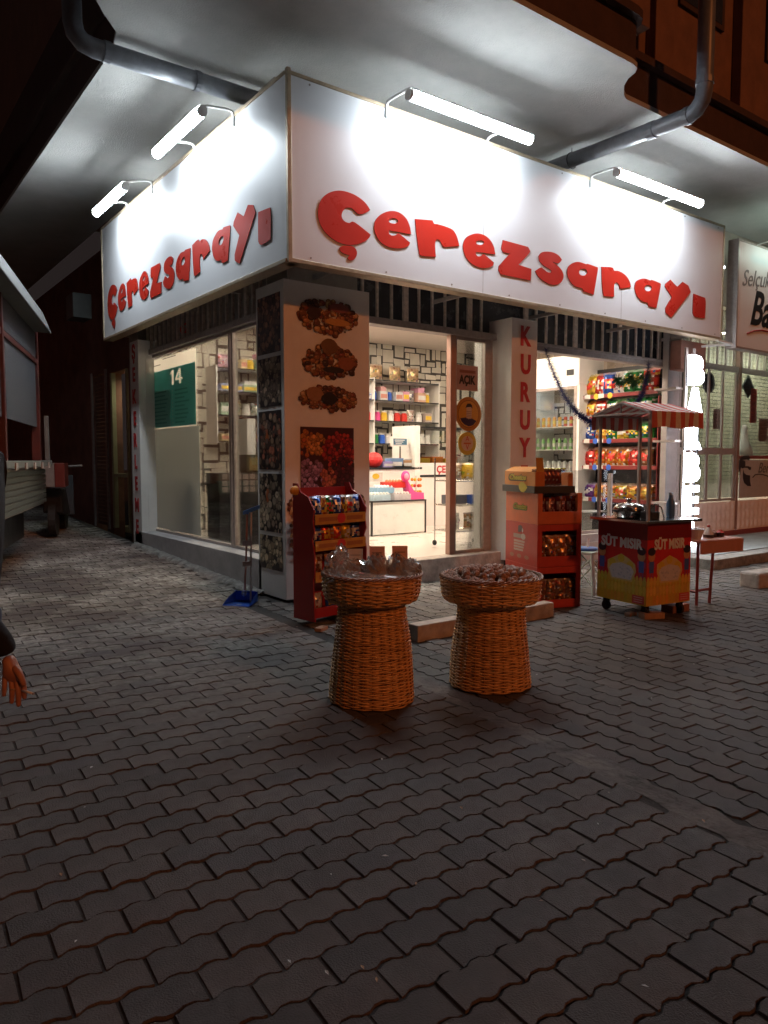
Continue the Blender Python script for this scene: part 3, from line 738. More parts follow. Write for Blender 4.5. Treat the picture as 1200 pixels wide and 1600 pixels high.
nutpile(pr, Mf, .52, 2.37, .60, .32, 190, brown, rs=(.014, .045)); pr.disc(Mf, .50, 2.52, .10, .08, z=.0162, jit=.1, col=(.17,.08,.03)); pr.disc(Mf, .70, 2.36, .1, .07, z=.0162, jit=.1, col=(.28,.09,.04)); pr.disc(Mf, .55, 2.29, .13, .03, z=.0165, col=(.03,.02,.012))
nutpile(pr, Mf, .50, 2.00, .66, .23, 180, brown, rs=(.012, .042)); pr.disc(Mf, .33, 2.04, .10, .07, z=.0162, jit=.08, col=(.30,.14,.06)); pr.disc(Mf, .50, 2.0, .10, .06, z=.0164, jit=.2, col=(.02,.012,.01))
part('nut_print', pr, m_print, cp, world=True, label='three printed piles of nuts and spices')
pr = MB(); x0, x1, z0, z1 = .17, .80, 1.08, 1.72
pr.quad(Mf, x0, z0, x1, z1, z=.001, col=(.05,.012,.015))
def clip_disc(mb, M, cx, cy, r, z, col, x0, x1, y0, y1, n=12, jit=.1):
    vs = []
    for j in range(n):
        q = r*(1+random.uniform(-jit, jit)); vs.append((min(x1, max(x0, cx+q*math.cos(2*math.pi*j/n))), min(y1, max(y0, cy+q*math.sin(2*math.pi*j/n))), z))
    mb.add(vs, [tuple(range(n))], M=M, col=col)
zz = .0012
for (cx, cy, rad, n, pal) in ((.23,1.56,.12,60,[(.42,.12,.02),(.5,.18,.03),(.35,.08,.02)]),(.37,1.55,.10,60,[(.48,.17,.03),(.55,.22,.05)]),(.62,1.48,.19,150,[(.34,.02,.02),(.22,.01,.015),(.42,.04,.03)]),(.68,1.25,.17,120,[(.06,.01,.015),(.10,.012,.02),(.04,.008,.01)]),(.28,1.24,.16,110,[(.28,.13,.20),(.38,.20,.28),(.20,.08,.12)]),(.48,1.22,.09,50,[(.32,.06,.03),(.4,.1,.04)])):
    for i in range(n):
        an = random.uniform(0, 6.28); q = rad*math.sqrt(random.random()); c = random.choice(pal); s_ = random.uniform(.6, 1.3); zz += .00002; rr_ = random.uniform(.012, .03)
        clip_disc(pr, Mf, cx+q*math.cos(an), cy+q*math.sin(an), rr_, zz, tuple(k*s_*.5 for k in c), x0, x1, z0, z1); clip_disc(pr, Mf, cx+q*math.cos(an), cy+q*math.sin(an)+rr_*.15, rr_*.75, zz+.00001, tuple(k*s_*1.2 for k in c), x0, x1, z0, z1)
part('dried_fruit_print', pr, m_print, cp, world=True, label='printed picture of red and orange dried fruit')
pr = MB(); nutpile(pr, Mf, .48, .95, .86, .30, 240, brown+[(.45,.12,.02),(.08,.03,.02)], rs=(.02, .05))
for i in range(150):
    c = random.choice(brown); pr.disc(Mf, random.uniform(.05, .30), random.uniform(.45, 1.0), random.uniform(.015, .035), .02, z=.012+i*.00002, n=8, jit=.15, col=c)
pr.disc(Mf, .13, 1.00, .06, .045, z=.016, jit=.05, col=(.55,.26,.03))
part('spice_print', pr, m_print, cp, world=True, label='printed pile of mixed nuts at the foot of the pillar')
Ml = FL(PX0-.002, PY1, 0); wv = PY1-PY0
cuts = [3.06, 2.50, 2.05, 1.42, .93, .33]; cuts = [3.02, 2.42, 1.90, 1.28, .66, .28]
pals = [[(.18,.08,.06),(.26,.11,.07),(.09,.05,.04)], [(.30,.21,.14),(.17,.11,.08),(.38,.28,.19)], [(.22,.13,.08),(.30,.09,.05),(.13,.08,.06)], [(.34,.26,.18),(.19,.13,.09),(.42,.33,.22)], [(.40,.31,.20),(.22,.15,.09),(.48,.38,.24)]]
for i in range(5):
    pr = MB(); za, zb_ = cuts[i+1]+.02, cuts[i]-.02; pr.quad(Ml, .04, za, wv-.06, zb_, z=.0008, col=(.03,.02,.018)); zz = .001
    for k in range(170):
        c = random.choice(pals[i]); s_ = random.uniform(.4, 1.5); zz += .00002; cx = random.uniform(.05, wv-.07); cy = random.uniform(za, zb_)
        if abs(cy-(za+zb_)/2) > .36*(zb_-za) and random.random() < .5: c = (.02,.012,.012)
        rr_ = random.uniform(.01, .045); clip_disc(pr, Ml, cx, cy, rr_, zz, tuple(q*s_*.5 for q in c), .04, wv-.06, za, zb_); clip_disc(pr, Ml, cx, cy+rr_*.1, rr_*.8, zz+.00001, tuple(q*s_*1.25 for q in c), .04, wv-.06, za, zb_)
    if i in (2, 3): pr.disc(Ml, .22, (za+zb_)/2+.07+.06*(i-3), .035, .07, z=.004, col=(.45,.10,.02))
    part('picture_panel', pr, m_print, cp, world=True)

def letter_pillar(label, s, M, w, ztop, step, root, size=.27):
    for i, ch in enumerate(s):
        text('letter', ch, M @ Matrix.Translation((w, ztop-i*step, 0)), m_redink, root, size=size, ext=.003, bold=size*.035, hscale=.82)
sp = thing('advertising_pillar', 'white pillar with red SEKERLEME letters down its side-street face', 'pillar', (3.5, 10.67, 0))
m = MB(); m.box(3.5, 10.45, .18, 3.60, 10.80, 3.07); m.box(3.60, 10.45, .375, 3.86, 10.80, 3.07)
part('cladding', m, m_white, sp, world=True, bevel=.004)
letter_pillar('', 'ŞEKERLEME', FL(3.498, 10.80, 0), .17, 2.82, .309, sp, size=.27)
kx0, kx1 = 6.607, onY(840, 505, 6.3).x
kp = thing('advertising_pillar', 'narrow pillar right of the doorway with red KURUYEMİŞ letters', 'pillar', (kx0, 6.3, 0))
m = MB(); m.box(kx0, 6.30, .16, kx1, 6.93, 3.10); part('cladding', m, m_white, kp, world=True, bevel=.004)
m = MB(); m.box(kx0+.06, 6.36, 0, kx1-.04, 6.9, .16); part('plinth', m, m_black, kp, world=True)
letter_pillar('', 'KURUYEMİŞ', FR(kx0, 6.298, 0), (kx1-kx0)/2+.02, 2.79, .338, kp, size=.32)
# ------------------------------------------------------------------ shop interior
def carton(mb, x0, y0, z0, x1, y1, z1, c, c2=None):
    mb.box(x0, y0, z0, x1, y1, z1, col=c)
    if c2:
        mb.add([(x0+.01, y0-.001, z0+(z1-z0)*.25), (x1-.01, y0-.001, z0+(z1-z0)*.25), (x1-.01, y0-.001, z0+(z1-z0)*.7), (x0+.01, y0-.001, z0+(z1-z0)*.7)], [(0,1,2,3)], col=c2)
BAGS = {}
def bagmesh(key, w, h, d, c, c2, win=None):
    """pillow bag: crimped flat top and bottom, swollen crumpled middle; stands on z=0, faces -y"""
    if key in BAGS: return BAGS[key]
    rnd = random.Random(hash(key) % 999 if not isinstance(key, str) else sum(map(ord, key))); nx, nz = 7, 10; mb = MB()
    def P_(i, j, s):
        u = i/nx; v = j/nz; b = (math.sin(math.pi*u)**.55)*(math.sin(math.pi*min(1, max(0, (v-.04)/.92)))**.5)
        wob = rnd.uniform(-.12, .12) if 0 < i < nx and 0 < j < nz else 0
        return ((u-.5)*w*(1-.07*math.sin(math.pi*v)), s*d/2*b*(1+wob), v*h+rnd.uniform(-.004, .004))
    for s in (-1, 1):
        vs = [P_(i, j, s) for j in range(nz+1) for i in range(nx+1)]
        for j in range(nz):
            fs = []
            for i in range(nx):
                a = j*(nx+1)+i; f = (a, a+1, a+nx+2, a+nx+1); fs.append(f if s < 0 else tuple(reversed(f)))
            if s < 0:
                for i, f in enumerate(fs):
                    cc = c2 if (3 <= j <= 6 and 1 <= i <= 5 and rnd.random() < .8) else c
                    if rnd.random() < .22: cc = tuple(q*rnd.uniform(.35, .8) for q in c)
                    elif rnd.random() < .10: cc = (.5, .47, .42)
                    elif rnd.random() < .07: cc = rnd.choice([(.5,.3,.04), (.35,.03,.02), (.04,.08,.25)])
                    if j in (0, nz-1): cc = tuple(k*.6+.25 for k in c)
                    if win and j in (1, 2) and 2 <= i <= 5: cc = win
                    o = len(mb.v) if i == 0 else o
                    if i == 0: mb.add(vs, [], col=cc)
                    mb.f.append(tuple(k+o for k in f)); mb.c.append(cc); mb.m.append(0)
            else:
                mb.add(vs, fs, col=c)
    mb.has = True
    BAGS[key] = mesh('bag', mb, m_foil, smooth=True); return BAGS[key]
def bag(name, label, cat, loc, rz, key, tilt=0, group=None, sc=1, **k):
    o = bpy.data.objects.new(name, bagmesh(key, **k)); COL.objects.link(o); o.location = loc; o.rotation_euler = (tilt, 0, rz); o.scale = (sc, sc, sc)
    return tag(o, label, cat, group)
YEL=(.62,.40,.03); REDC=(.55,.03,.02); BLU=(.03,.10,.45); GRN=(.02,.22,.05); ORA=(.62,.20,.02); WHI=(.6,.58,.55); PUR=(.20,.05,.30); BRN=(.22,.08,.03); PNK=(.70,.08,.28)
CN = {YEL:'yellow', REDC:'red', BLU:'blue', GRN:'green', ORA:'orange', WHI:'white', PUR:'purple', BRN:'brown', PNK:'pink'}

# wall shelving on the back wall
sh = thing('wall_shelf', 'long white shelf unit with four dark edged shelves on the stone patterned back wall', 'shelf', (7.2, 11.3, .25))
SHZ = [2.87, 2.50, 2.12, 1.70]
for z in SHZ:
    m = MB(); m.box(4.98, 11.10, z-.018, 9.62, 11.49, z); s_ = part('shelf_board', m, m_white, sh, world=True)
    m = MB(); m.box(4.98, 11.085, z-.022, 9.62, 11.099, z+.002); part('shelf_edge', m, m_black, s_, world=True)
for x in (4.96, 6.5, 8.05, 9.62):
    m = MB(); m.box(x-.018, 11.08, 1.2 if x > 5 else 1.66, x+.0, 11.49, 2.90); part('side_board', m, m_white, sh, world=True)
def ordw(n):
    a = ['first','second','third','fourth','fifth','sixth','seventh','eighth','ninth','tenth','eleventh','twelfth','thirteenth','fourteenth','fifteenth','sixteenth','seventeenth','eighteenth','nineteenth']
    if n < 20: return a[n-1]
    t_ = {2:'twenty', 3:'thirty', 4:'forty'}[n//10]
    return ({2:'twentieth', 3:'thirtieth', 4:'fortieth'}[n//10]) if n % 10 == 0 else t_+'-'+a[n % 10-1]
ordn = ['first','second','third','fourth','fifth','sixth','seventh','eighth','ninth','tenth','eleventh','twelfth']
lev = ['top shelf','second shelf','third shelf','lowest shelf']
rnd = random.Random(11)
pal = [YEL, REDC, BLU, GRN, ORA, WHI, BRN, PNK]
for li, z in enumerate(SHZ):
    x = 5.05; n = 0
    while x < 9.4:
        kind = rnd.choice('bbbgjj'); w = rnd.uniform(.09, .26); c = rnd.choice(pal); n += 1
        if 6.44 < x+w and x < 6.54: x = 6.55; n -= 1; continue
        if li == 0 and x > 6.6: kind = 'p'; w = .34; c = BRN
        if li == 1 and x < 6.3: kind = 'b'; c = [GRN, BLU, GRN, YEL][n % 4]; w = .38
        pos = 'far left' if x < 5.8 else 'left' if x < 6.6 else 'middle' if x < 7.8 else 'right' if x < 8.7 else 'far right'
        side = f'{ordw(n)} from the left on the back wall {lev[li]}'
        if kind == 'b':
            h = rnd.uniform(.10, .20); m = MB(); k_ = rnd.choice([WHI, YEL, WHI]); pc = tuple(.5*q+.22 for q in c); carton(m, -w/2, -.13, 0, w/2, .13, h, pc, k_ if k_ != c else (.5,.2,.15))
            if rnd.random() < .4: m.box(-w/2+.02, -.12, h+.001, w/2-.03, .12, h*1.5, col=tuple(.5*q+.24 for q in rnd.choice(pal)))
            o = part('product_box', m, m_card, bevel=.002); o.location = (x+w/2, 11.28, z+.001); tag(o, f'{CN[c]} carton, {side}', 'box', 'goods on the back wall shelves')
        elif kind == 'g' or kind == 'p':
            h = rnd.uniform(.20, .27) if kind == 'g' else .30; ww = .2 if kind == 'g' else .27
            cc = tuple(.35*q+.28 for q in c) if kind == 'g' else (.50, .34, .20)
            bag('snack_bag' if kind == 'g' else 'paper_sack', f'{CN[c] if kind == "g" else "tan paper"} bag, {side}', 'bag', (x+ww/2, 11.27, z+.001), rnd.uniform(-.15, .15), f'{kind}{CN[c]}', group='goods on the back wall shelves', w=ww, h=h, d=.1, c=cc, c2=WHI if kind == 'g' else (.46,.30,.16))
            w = ww if kind == 'g' else .42
        else:
            for q in range(1):
                m = MB(); m.lathe([(.06,0),(.065,.01),(.065,.13),(.05,.15),(.05,.165)], 12, col=c); m.lathe([(.055,.166),(.055,.19)], 12, col=WHI)
                o = part('jar', m, m_plastic, smooth=False); o.location = (x+.07, 11.25, z+.001); tag(o, f'{CN[c]} jar with pale lid, {side}', 'jar', 'goods on the back wall shelves'); w = .14
        x += w+rnd.uniform(.004, .035)
# low display counter
t = thing('display_counter', 'low white counter with black edges facing the open doorway', 'counter', (6.95, 9.2, .25))
m = MB(); m.box(6.46, 8.96, .262, 7.48, 9.55, .755); part('counter_body', m, m_whitegl, t, world=True, bevel=.003)
m = MB(); m.box(6.44, 8.94, .756, 7.50, 9.57, .775); m.box(6.44, 8.945, .25, 6.459, 8.98, .755); m.box(7.481, 8.945, .25, 7.50, 8.98, .755); part('edge_trim', m, m_black, t, world=True)
t = thing('service_counter', 'taller white service counter behind the low counter with a dark top edge', 'counter', (6.9, 10, .25))
m = MB(); m.box(5.9, 9.70, .25, 8.0, 10.3, 1.24); part('counter_body', m, m_whitegl, t, world=True)
m = MB(); m.box(5.88, 9.68, 1.241, 8.02, 10.32, 1.27); part('counter_top', m, m_black, t, world=True)
cq = onY(640, 700, 9.66)
t = thing('glass_cabinet', 'lit glass bakery cabinet lettered ÇEREZ beside the white post', 'cabinet', (8.6, 10, .25))
cx0 = onY(656, 720, 9.7).x; m = MB(); m.box(cx0, 9.70, .25, cx0+1.5, 10.4, 1.10); part('base', m, m_white, t, world=True)
m = MB(); m.box(cx0, 9.69, 1.14, cx0+1.5, 9.72, 1.34); part('name_panel', m, m_white, t, world=True)
text('lettering', 'ÇEREZ', FR(cx0+.62, 9.688, 1.175), m_redink, t, size=.17, ext=.001, bold=.006)
m = MB(); m.box(cx0-.01, 9.69, 1.101, cx0+1.5, 10.4, 1.139); m.box(cx0, 9.70, 1.93, cx0+1.5, 10.4, 1.96); part('shelf', m, m_black, t, world=True)
m = MB(); m.box(cx0-.13, 9.68, .26, cx0-.012, 10.3, 1.97); part('white_side', m, m_whitegl, t, world=True)
m = MB(); m.box(cx0, 9.705, 1.34, cx0+1.48, 9.709, 1.93); part('pane', m, m_glass, t, world=True)
for i in range(4):
    m = MB(); a = cx0+.05+i*.3; m.box(a, 9.8, 1.345, a+.26, 10.1, 1.42+.03*(i % 2), col=[YEL, ORA, YEL, WHI][i]); o = part('product_box', m, m_card); 
    tag(o, f'{["yellow","orange","pale yellow","white"][i]} box lying inside the glass cabinet, {ordn[i]} from the left', 'box', 'boxes inside the glass cabinet')
sx = onY(628, 690, 9.7)
t = thing('scale_display', 'weighing scale display on a pole above the service counter', 'scale', (sx.x, 9.8, 1.27))
m = MB(); m.tube([(sx.x+.08, 9.85, 1.27), (sx.x+.08, 9.85, sx.z-.05)], .014, 8); m.box(sx.x-.12, 9.75, 1.272, sx.x+.25, 10.05, 1.33); part('pole', m, m_steel, t, world=True)
m = MB(); m.box(sx.x-.12, 9.80, sx.z-.075, sx.x+.20, 9.86, sx.z+.075); part('housing', m, m_white, t, world=True, bevel=.005)
m = MB(); m.box(sx.x-.10, 9.794, sx.z-.05, sx.x+.18, 9.799, sx.z+.05); part('screen', m, mat('blue_screen', (.04,.09,.13), .3, emit=(.05,.12,.16), es=.6), t, world=True)
for i in range(3):
    m = MB(); m.box(sx.x-.08+i*.01, 9.791, sx.z+.02-i*.03, sx.x+.13-i*.03, 9.793, sx.z+.033-i*.03); part('digits', m, m_whitegl, t, world=True)
# candy goods on the low counter and behind
def stand(name, label, cat, px, py, y, z, build, group=None):
    p = onY(px, py, y); t_ = build(); t_.location = (p.x, y, z); return tag(t_, label, cat, group)
def egg_tray(c, c2):
    def f():
        m = MB(); m.box(-.16, -.12, 0, .16, .12, .09, col=c)
        for i in range(5):
            for j in range(2): m.sphere((-.12+i*.06, -.08+j*.08, .10), .03, 8, 5, col=c2)
        return part('candy_tray', m, m_card)
    return f
stand('candy_tray', 'blue and white carton of sweets low on the left of the white counter', 'box', 590, 782, 9.15, .776, egg_tray((.45,.58,.66), (.6,.62,.6)))
stand('candy_tray', 'pale blue carton of sweets stacked on the counter at its left end', 'box', 596, 770, 9.20, .88, egg_tray((.25,.42,.58), (.55,.6,.65)))
stand('candy_tray', 'red carton of sweets stacked in the middle of the white counter', 'box', 614, 762, 9.22, .96, egg_tray(REDC, (.6,.2,.1)))
stand('candy_tray', 'white and grey carton under the red one on the white counter', 'box', 622, 776, 9.12, .776, egg_tray((.5,.48,.5), (.55,.5,.5)))
def sign_card(c):
    def f():
        m = MB(); m.box(-.13, -.005, 0, .13, .005, .14, col=WHI); m.disc(FR(0, -.006, 0), 0, .08, .07, .045, col=c); return part('price_card', m, m_card)
    return f
stand('price_card', 'white card with a yellow badge standing over the blue carton', 'sign', 587, 752, 9.3, 1.06, sign_card(YEL))
def pink():
    m = MB(); m.add([(-.11,-.09,0),(.16,-.09,0),(.16,.09,0),(-.11,.09,0),(-.16,-.07,.30),(-.02,-.07,.12),(-.02,.07,.12),(-.16,.07,.30),(.16,-.08,.10),(.16,.08,.10)], [(0,1,8,5),(0,5,4),(3,6,9,2),(3,7,6),(4,5,6,7),(5,8,9,6),(1,2,9,8),(0,4,7,3)], col=PNK)
    m.sphere((-.15, 0, .36), .09, 10, 8, sc=(1,.4,1), col=(.72,.05,.26)); m.sphere((-.15, -.03, .36), .05, 8, 6, sc=(1,.5,1), col=(.75,.35,.5)); return part('candy_display', m, m_plastic)
stand('candy_display', 'bright pink slide shaped candy display on the right of the white counter', 'display', 645, 780, 9.1, .776, pink)
def orangestand():
    m = MB(); m.tube([(0,0,0),(0,0,.36)], .012, 6, col=WHI)
    for k, z in enumerate((.10,.2,.30)):
        for i in range(7): a = i*.9+k; m.sphere((.07*math.cos(a), .07*math.sin(a), z), .028, 6, 5, col=random.choice([ORA, REDC, YEL]))
    return part('lollipop_stand', m, m_plastic)
stand('lollipop_stand', 'small orange and white lollipop tree on the counter behind the pink display', 'display', 650, 757, 9.35, .776, orangestand)
for i, (px, c, w, h) in enumerate(((584, (.55,.02,.02), .34, .26), (603, (.25,.22,.45), .26, .10), (616, (.14,.24,.42), .24, .15), (632, (.35,.20,.10), .22, .12), (643, (.35,.37,.40), .16, .14))):
    p = onY(px, 733, 9.85); m = MB()
    if i == 0: m.sphere((0,0,.12), .16, 12, 8, sc=(1,.8,.8), col=c)
    else: m.box(-w/2, -.1, 0, w/2, .1, h, col=c); m.box(-w/2+.02, -.102, .02, w/2-.03, -.1005, h*.6, col=(.5,.5,.5))
    o = part('counter_goods', m, m_card, bevel=.003); o.location = (p.x, 9.85, 1.271); tag(o, ['round red ball shaped tub at the left end of the service counter','purple pack on the service counter beside the red tub','blue carton on the service counter below the scale','brown carton on the service counter right of the blue one','grey pack at the right end of the service counter'][i], 'goods')
# things seen through the side window
t = thing('dark_cabinet', 'dark chequered cabinet low behind the side window mullion', 'cabinet', (4.5, 9, .25))
qa, qb = onY(343, 800, 9.0).x, onY(402, 800, 9.0).x
m = MB(); m.box(qa, 9.0, .26, qb+.1, 9.4, .95); part('cabinet_body', m, m_black, t, world=True)
for i in range(7):
    for j in range(3):
        m = MB(); a = qa+.04+i*.10; b = .98+j*.085; m.box(a, 8.995, b-.01, a+.075, 9.3, b+.06); part('drawer', m, m_grey, t, world=True)
m = MB(); m.box(qa-.01, 9.0, .951, qb+.11, 9.4, 1.22); part('drawer_case', m, mat('dark_green_case', (.035,.05,.04), .5), t, world=True)
t = thing('white_divider', 'narrow white board standing between the shelves seen through the side window', 'panel', (5, 9.6, .25))
a = onY(386, 680, 9.6).x; m = MB(); m.box(a, 9.6, .25, a+.13, 10.2, 1.98); part('board', m, m_white, t, world=True); m = MB(); m.box(a+.131, 9.6, .25, a+.15, 10.2, 1.98); part('board_edge', m, m_black, t, world=True)
p = onY(398, 735, 9.3); m = MB(); m.box(-.16,-.12,0,.16,.12,.24, col=(.05,.055,.03)); m.box(-.12,-.122,.03,.05,-.1201,.2, col=(.20,.16,.06)); o = part('product_box', m, m_card, bevel=.004); o.location = (p.x-.1, 9.15, 1.225); tag(o, 'dark olive box on the dark cabinet behind the side window', 'box')
# rolling wire trolley behind the glass leaf
tx0, ty0 = 6.42, 7.12
t = thing('wire_trolley', 'wheeled wire trolley with three shelves behind the glass door leaf', 'trolley', (tx0, ty0, .25))
for (a, b) in ((0,0),(.62,-.12),(.05,.42),(.67,.30)):
    m = MB(); m.tube([(tx0+a, ty0+b, .32), (tx0+a, ty0+b, 1.42)], .010, 8); part('post', m, m_steel, t, world=True)
    m = MB(); m.tube([(tx0+a-.012, ty0+b, .285), (tx0+a+.012, ty0+b, .285)], .034, 12); part('wheel', m, m_rubber, t, world=True)
for z in (.46, .80, 1.12):
    m = MB(); c4 = [(tx0, ty0, z), (tx0+.62, ty0-.12, z), (tx0+.67, ty0+.30, z), (tx0+.05, ty0+.42, z)]
    m.tube(c4+[c4[0]], .008, 6, cap=False)
    for i in range(1, 9):
        u = i/9; m.tube([Vector(c4[0]).lerp(Vector(c4[1]), u), Vector(c4[3]).lerp(Vector(c4[2]), u)], .004, 4)
    part('wire_shelf', m, m_steel, t, world=True)
for i, (u, v, z, c, nm) in enumerate(((.15,.15,.47,WHI,'white'),(.4,.1,.47,(.45,.25,.12),'tan'),(.58,.08,.47,BRN,'brown'),(.2,.2,.81,(.1,.1,.12),'dark grey'),(.48,.05,.81,BLU,'blue'),(.16,.15,1.13,(.5,.35,.25),'beige'),(.36,.1,1.13,YEL,'yellow'),(.55,.05,1.13,YEL,'bright yellow'))):
    if z > .8 and z < 1 : 
        m = MB(); m.box(-.13,-.11,0,.13,.11,.12, col=c); o = part('product_box', m, m_card, bevel=.004); o.location = (tx0+u, ty0+v, z+.004); tag(o, f'{nm} carton on the middle shelf of the wire trolley', 'box', 'goods on the wire trolley')
    else: bag('snack_bag', f'{nm} bag on the {"bottom" if z < .6 else "top"} shelf of the wire trolley', 'bag', (tx0+u, ty0+v, z+.004), rnd.uniform(-.3, .3), 'tr'+nm, group='goods on the wire trolley', w=.22, h=.22, d=.12, c=c, c2=c if i > 5 else WHI)
# stickers and sign on the glass leaf
MG = FR(0, YG-.026, 0)
def gx(px, py): p = onY(px, py, YG-.026); return p.x, p.z
t = thing('open_sign', 'small pinkish grey sign reading AÇIK on the glass door leaf', 'sign', (xb+.1, YG-.03, 2))
x0, z0 = gx(712, 609); x1, z1 = gx(746, 573)
m = MB(); m.box(x0, YG-.036, z0, x1, YG-.027, z1, col=(.36,.24,.22)); part('board', m, m_card, t, world=True)
m = MB(); m.quad(FR(0, YG-.0375, 0), x0+.05, z1-.09, x1-.04, z1-.055, col=(.20,.08,.06)); part('small_print', m, m_print, t, world=True)
text('lettering', 'AÇIK', FR((x0+x1)/2, YG-.037, z0+.08), m_black, t, size=.14, ext=.001, bold=.006, width=(x1-x0)*.76)
t = thing('oval_sticker', 'large amber oval sticker of a bearded man with dark hair below the AÇIK sign', 'sticker', (xb+.1, YG-.03, 1.7))
cx, cz = gx(732, 647); _, rz_ = gx(732, 620); rz_ -= cz; rx_ = gx(752, 647)[0]-cx; m = MB(); Mq = FR(cx, YG-.027, cz)
m.disc(Mq, 0, 0, rx_, rz_, n=28, z=0, col=(.38,.18,.03)); m.disc(Mq, 0, 0, rx_*.80, rz_*.80, n=28, z=.0006, col=(.12,.05,.01)); m.disc(Mq, 0, 0, rx_*.77, rz_*.77, n=28, z=.001, col=(.50,.27,.04))
def poly(mb, M, pts, z, col): mb.add([(a*rx_, b*rz_, z) for a, b in pts], [tuple(range(len(pts)))], M=M, col=col)
poly(m, Mq, [(-.2,.42),(-.16,.30),(-.18,-.28),(.22,-.30),(.24,.30),(.22,.44)], .0014, (.50,.38,.28))
poly(m, Mq, [(-.25,.32),(-.18,.5),(-.1,.60),(.12,.62),(.26,.52),(.30,.34),(.24,.36),(.18,.42),(-.16,.38)], .0018, (.03,.02,.03))
poly(m, Mq, [(-.64,-.26),(-.2,-.20),(0,-.30),(.25,-.24),(.62,-.38),(.36,-.64),(.02,-.72),(-.34,-.60),(-.54,-.44)], .0018, (.035,.02,.06))
for i in range(5): poly(m, Mq, [(-.17,.16-i*.10),(.20,.15-i*.10),(.20,.12-i*.10),(-.17,.13-i*.10)], .0021, (.22,.14,.12))
part('sticker_print', m, m_print, t, world=True)
t = thing('oval_sticker', 'smaller yellow oval sticker near the bottom of the pair on the glass door', 'sticker', (xb+.1, YG-.03, 1.5))
cx, cz = gx(730, 693); rz_ = gx(730, 675)[1]-cz; rx_ = gx(744, 693)[0]-cx; m = MB(); Mq = FR(cx, YG-.027, cz)
m.disc(Mq, 0, 0, rx_, rz_, n=24, col=(.55,.45,.07)); m.disc(Mq, 0, 0, rx_*.75, rz_*.75, n=24, z=.0006, col=(.52,.42,.05)); m.disc(Mq, 0, 0, rx_*.66, rz_*.66, n=24, z=.001, col=(.58,.48,.36))
poly(m, Mq, [(-.4,.08),(.4,.08),(.4,-.06),(-.4,-.06)], .0014, (.5,.15,.05)); part('sticker_print', m, m_print, t, world=True)
text('lettering', 'A', FR(cx, YG-.029, cz+rz_*.2), m_redink, t, size=.09, ext=.0005); text('lettering', 'V', FR(cx, YG-.029, cz-rz_*.52), m_redink, t, size=.09, ext=.0005)

# drinks fridge on the right wall
m = MB()
for i in range(26):
    y0 = 6.8+i*.17; c = random.choice([(.34,.27,.21),(.28,.22,.17),(.40,.33,.27),(.25,.20,.17)])
    m.box(XR-.014, y0, 2.45, XR-.008, y0+.163, 3.5, col=c)
part('plank_wallpaper', m, m_plank, bld, world=True)
fx = 10.30; fy0, fy1 = onX(905, 640, fx).y, 9.35
t = thing('drinks_fridge', 'tall white glass door drinks fridge standing against the right wall', 'fridge', (fx, fy0, .25))
zt_ = onX(905, 553, fx).z
m = MB(); m.box(fx, fy0, .26, fx+.04, fy0+.06, zt_); m.box(fx, fy1-.06, .26, fx+.04, fy1, zt_)
m.box(fx+.04, fy0, .26, fx+.75, fy0+.03, zt_); m.box(fx+.04, fy1-.03, .26, fx+.75, fy1, zt_); m.box(fx+.70, fy0+.03, .26, fx+.75, fy1-.03, zt_)
m.box(fx, fy0+.06, .26, fx+.7, fy1-.06, .5); part('cabinet', m, m_whitegl, t, world=True)
zh = onX(905, 600, fx).z
m = MB(); m.box(fx-.03, fy0-.01, zh, fx+.75, fy1+.01, zt_); part('header', m, m_whitegl, t, world=True, bevel=.01)
m = MB(); m.box(fx-.034, fy0+.10, zh+.16, fx-.031, fy0+.26, zh+.26); part('thermostat', m, m_black, t, world=True)
m = MB(); m.box(fx-.012, fy0+.05, .5, fx-.004, fy0+.11, zh-.02); m.box(fx-.012, fy1-.11, .5, fx-.004, fy1-.05, zh-.02); m.box(fx-.012, fy0+.11, zh-.07, fx-.004, fy1-.11, zh-.02); door = part('door_frame', m, m_frame, t, world=True)
m = MB(); m.box(fx-.010, fy0+.11, .5, fx-.006, fy1-.11, zh-.07); part('pane', m, m_glass, door, world=True)
m = MB(); m.box(fx+.02, fy0+.08, zh-.05, fx+.10, fy1-.08, zh-.03); part('inner_lamp', m, mat('fridge_lamp', (.9,.9,.9), emit=(.85,.95,1), es=5, var=0), t, world=True)
for k, (zz, c, nm) in enumerate(((1.98, (.62,.32,.06), 'orange'), (1.58, (.22,.42,.15), 'green'), (1.2, (.45,.46,.45), 'silver'), (.8, (.5,.3,.1), 'amber'))):
    m = MB(); m.box(fx+.03, fy0+.06, zz-.015, fx+.68, fy1-.06, zz); part('fridge_shelf', m, m_white, t, world=True)
    for i in range(8):
        y = fy0+.14+i*.125
        if y > fy1-.1: break
        c_ = (.5,.08,.05) if (k == 0 and i < 3) else c
        mm = MB(); mm.lathe([(.028,0),(.032,.01),(.032,.15),(.026,.17),(.012,.20 if k == 1 else .175)], 10, col=c_); mm.lathe([(.0325,.05),(.0325,.11)], 10, col=WHI if k != 0 else (.55,.45,.1))
        o = part('drink_can' if k != 1 else 'drink_bottle', mm, m_plastic, smooth=False); o.location = (fx+.12, y, zz+.001)
        tag(o, f'{"red" if c_ != c else nm} {"bottle" if k == 1 else "can"}, {ordn[i]} from the right on the {["top","second","third","lowest"][k]} fridge shelf', 'drink', 'drinks in the fridge')
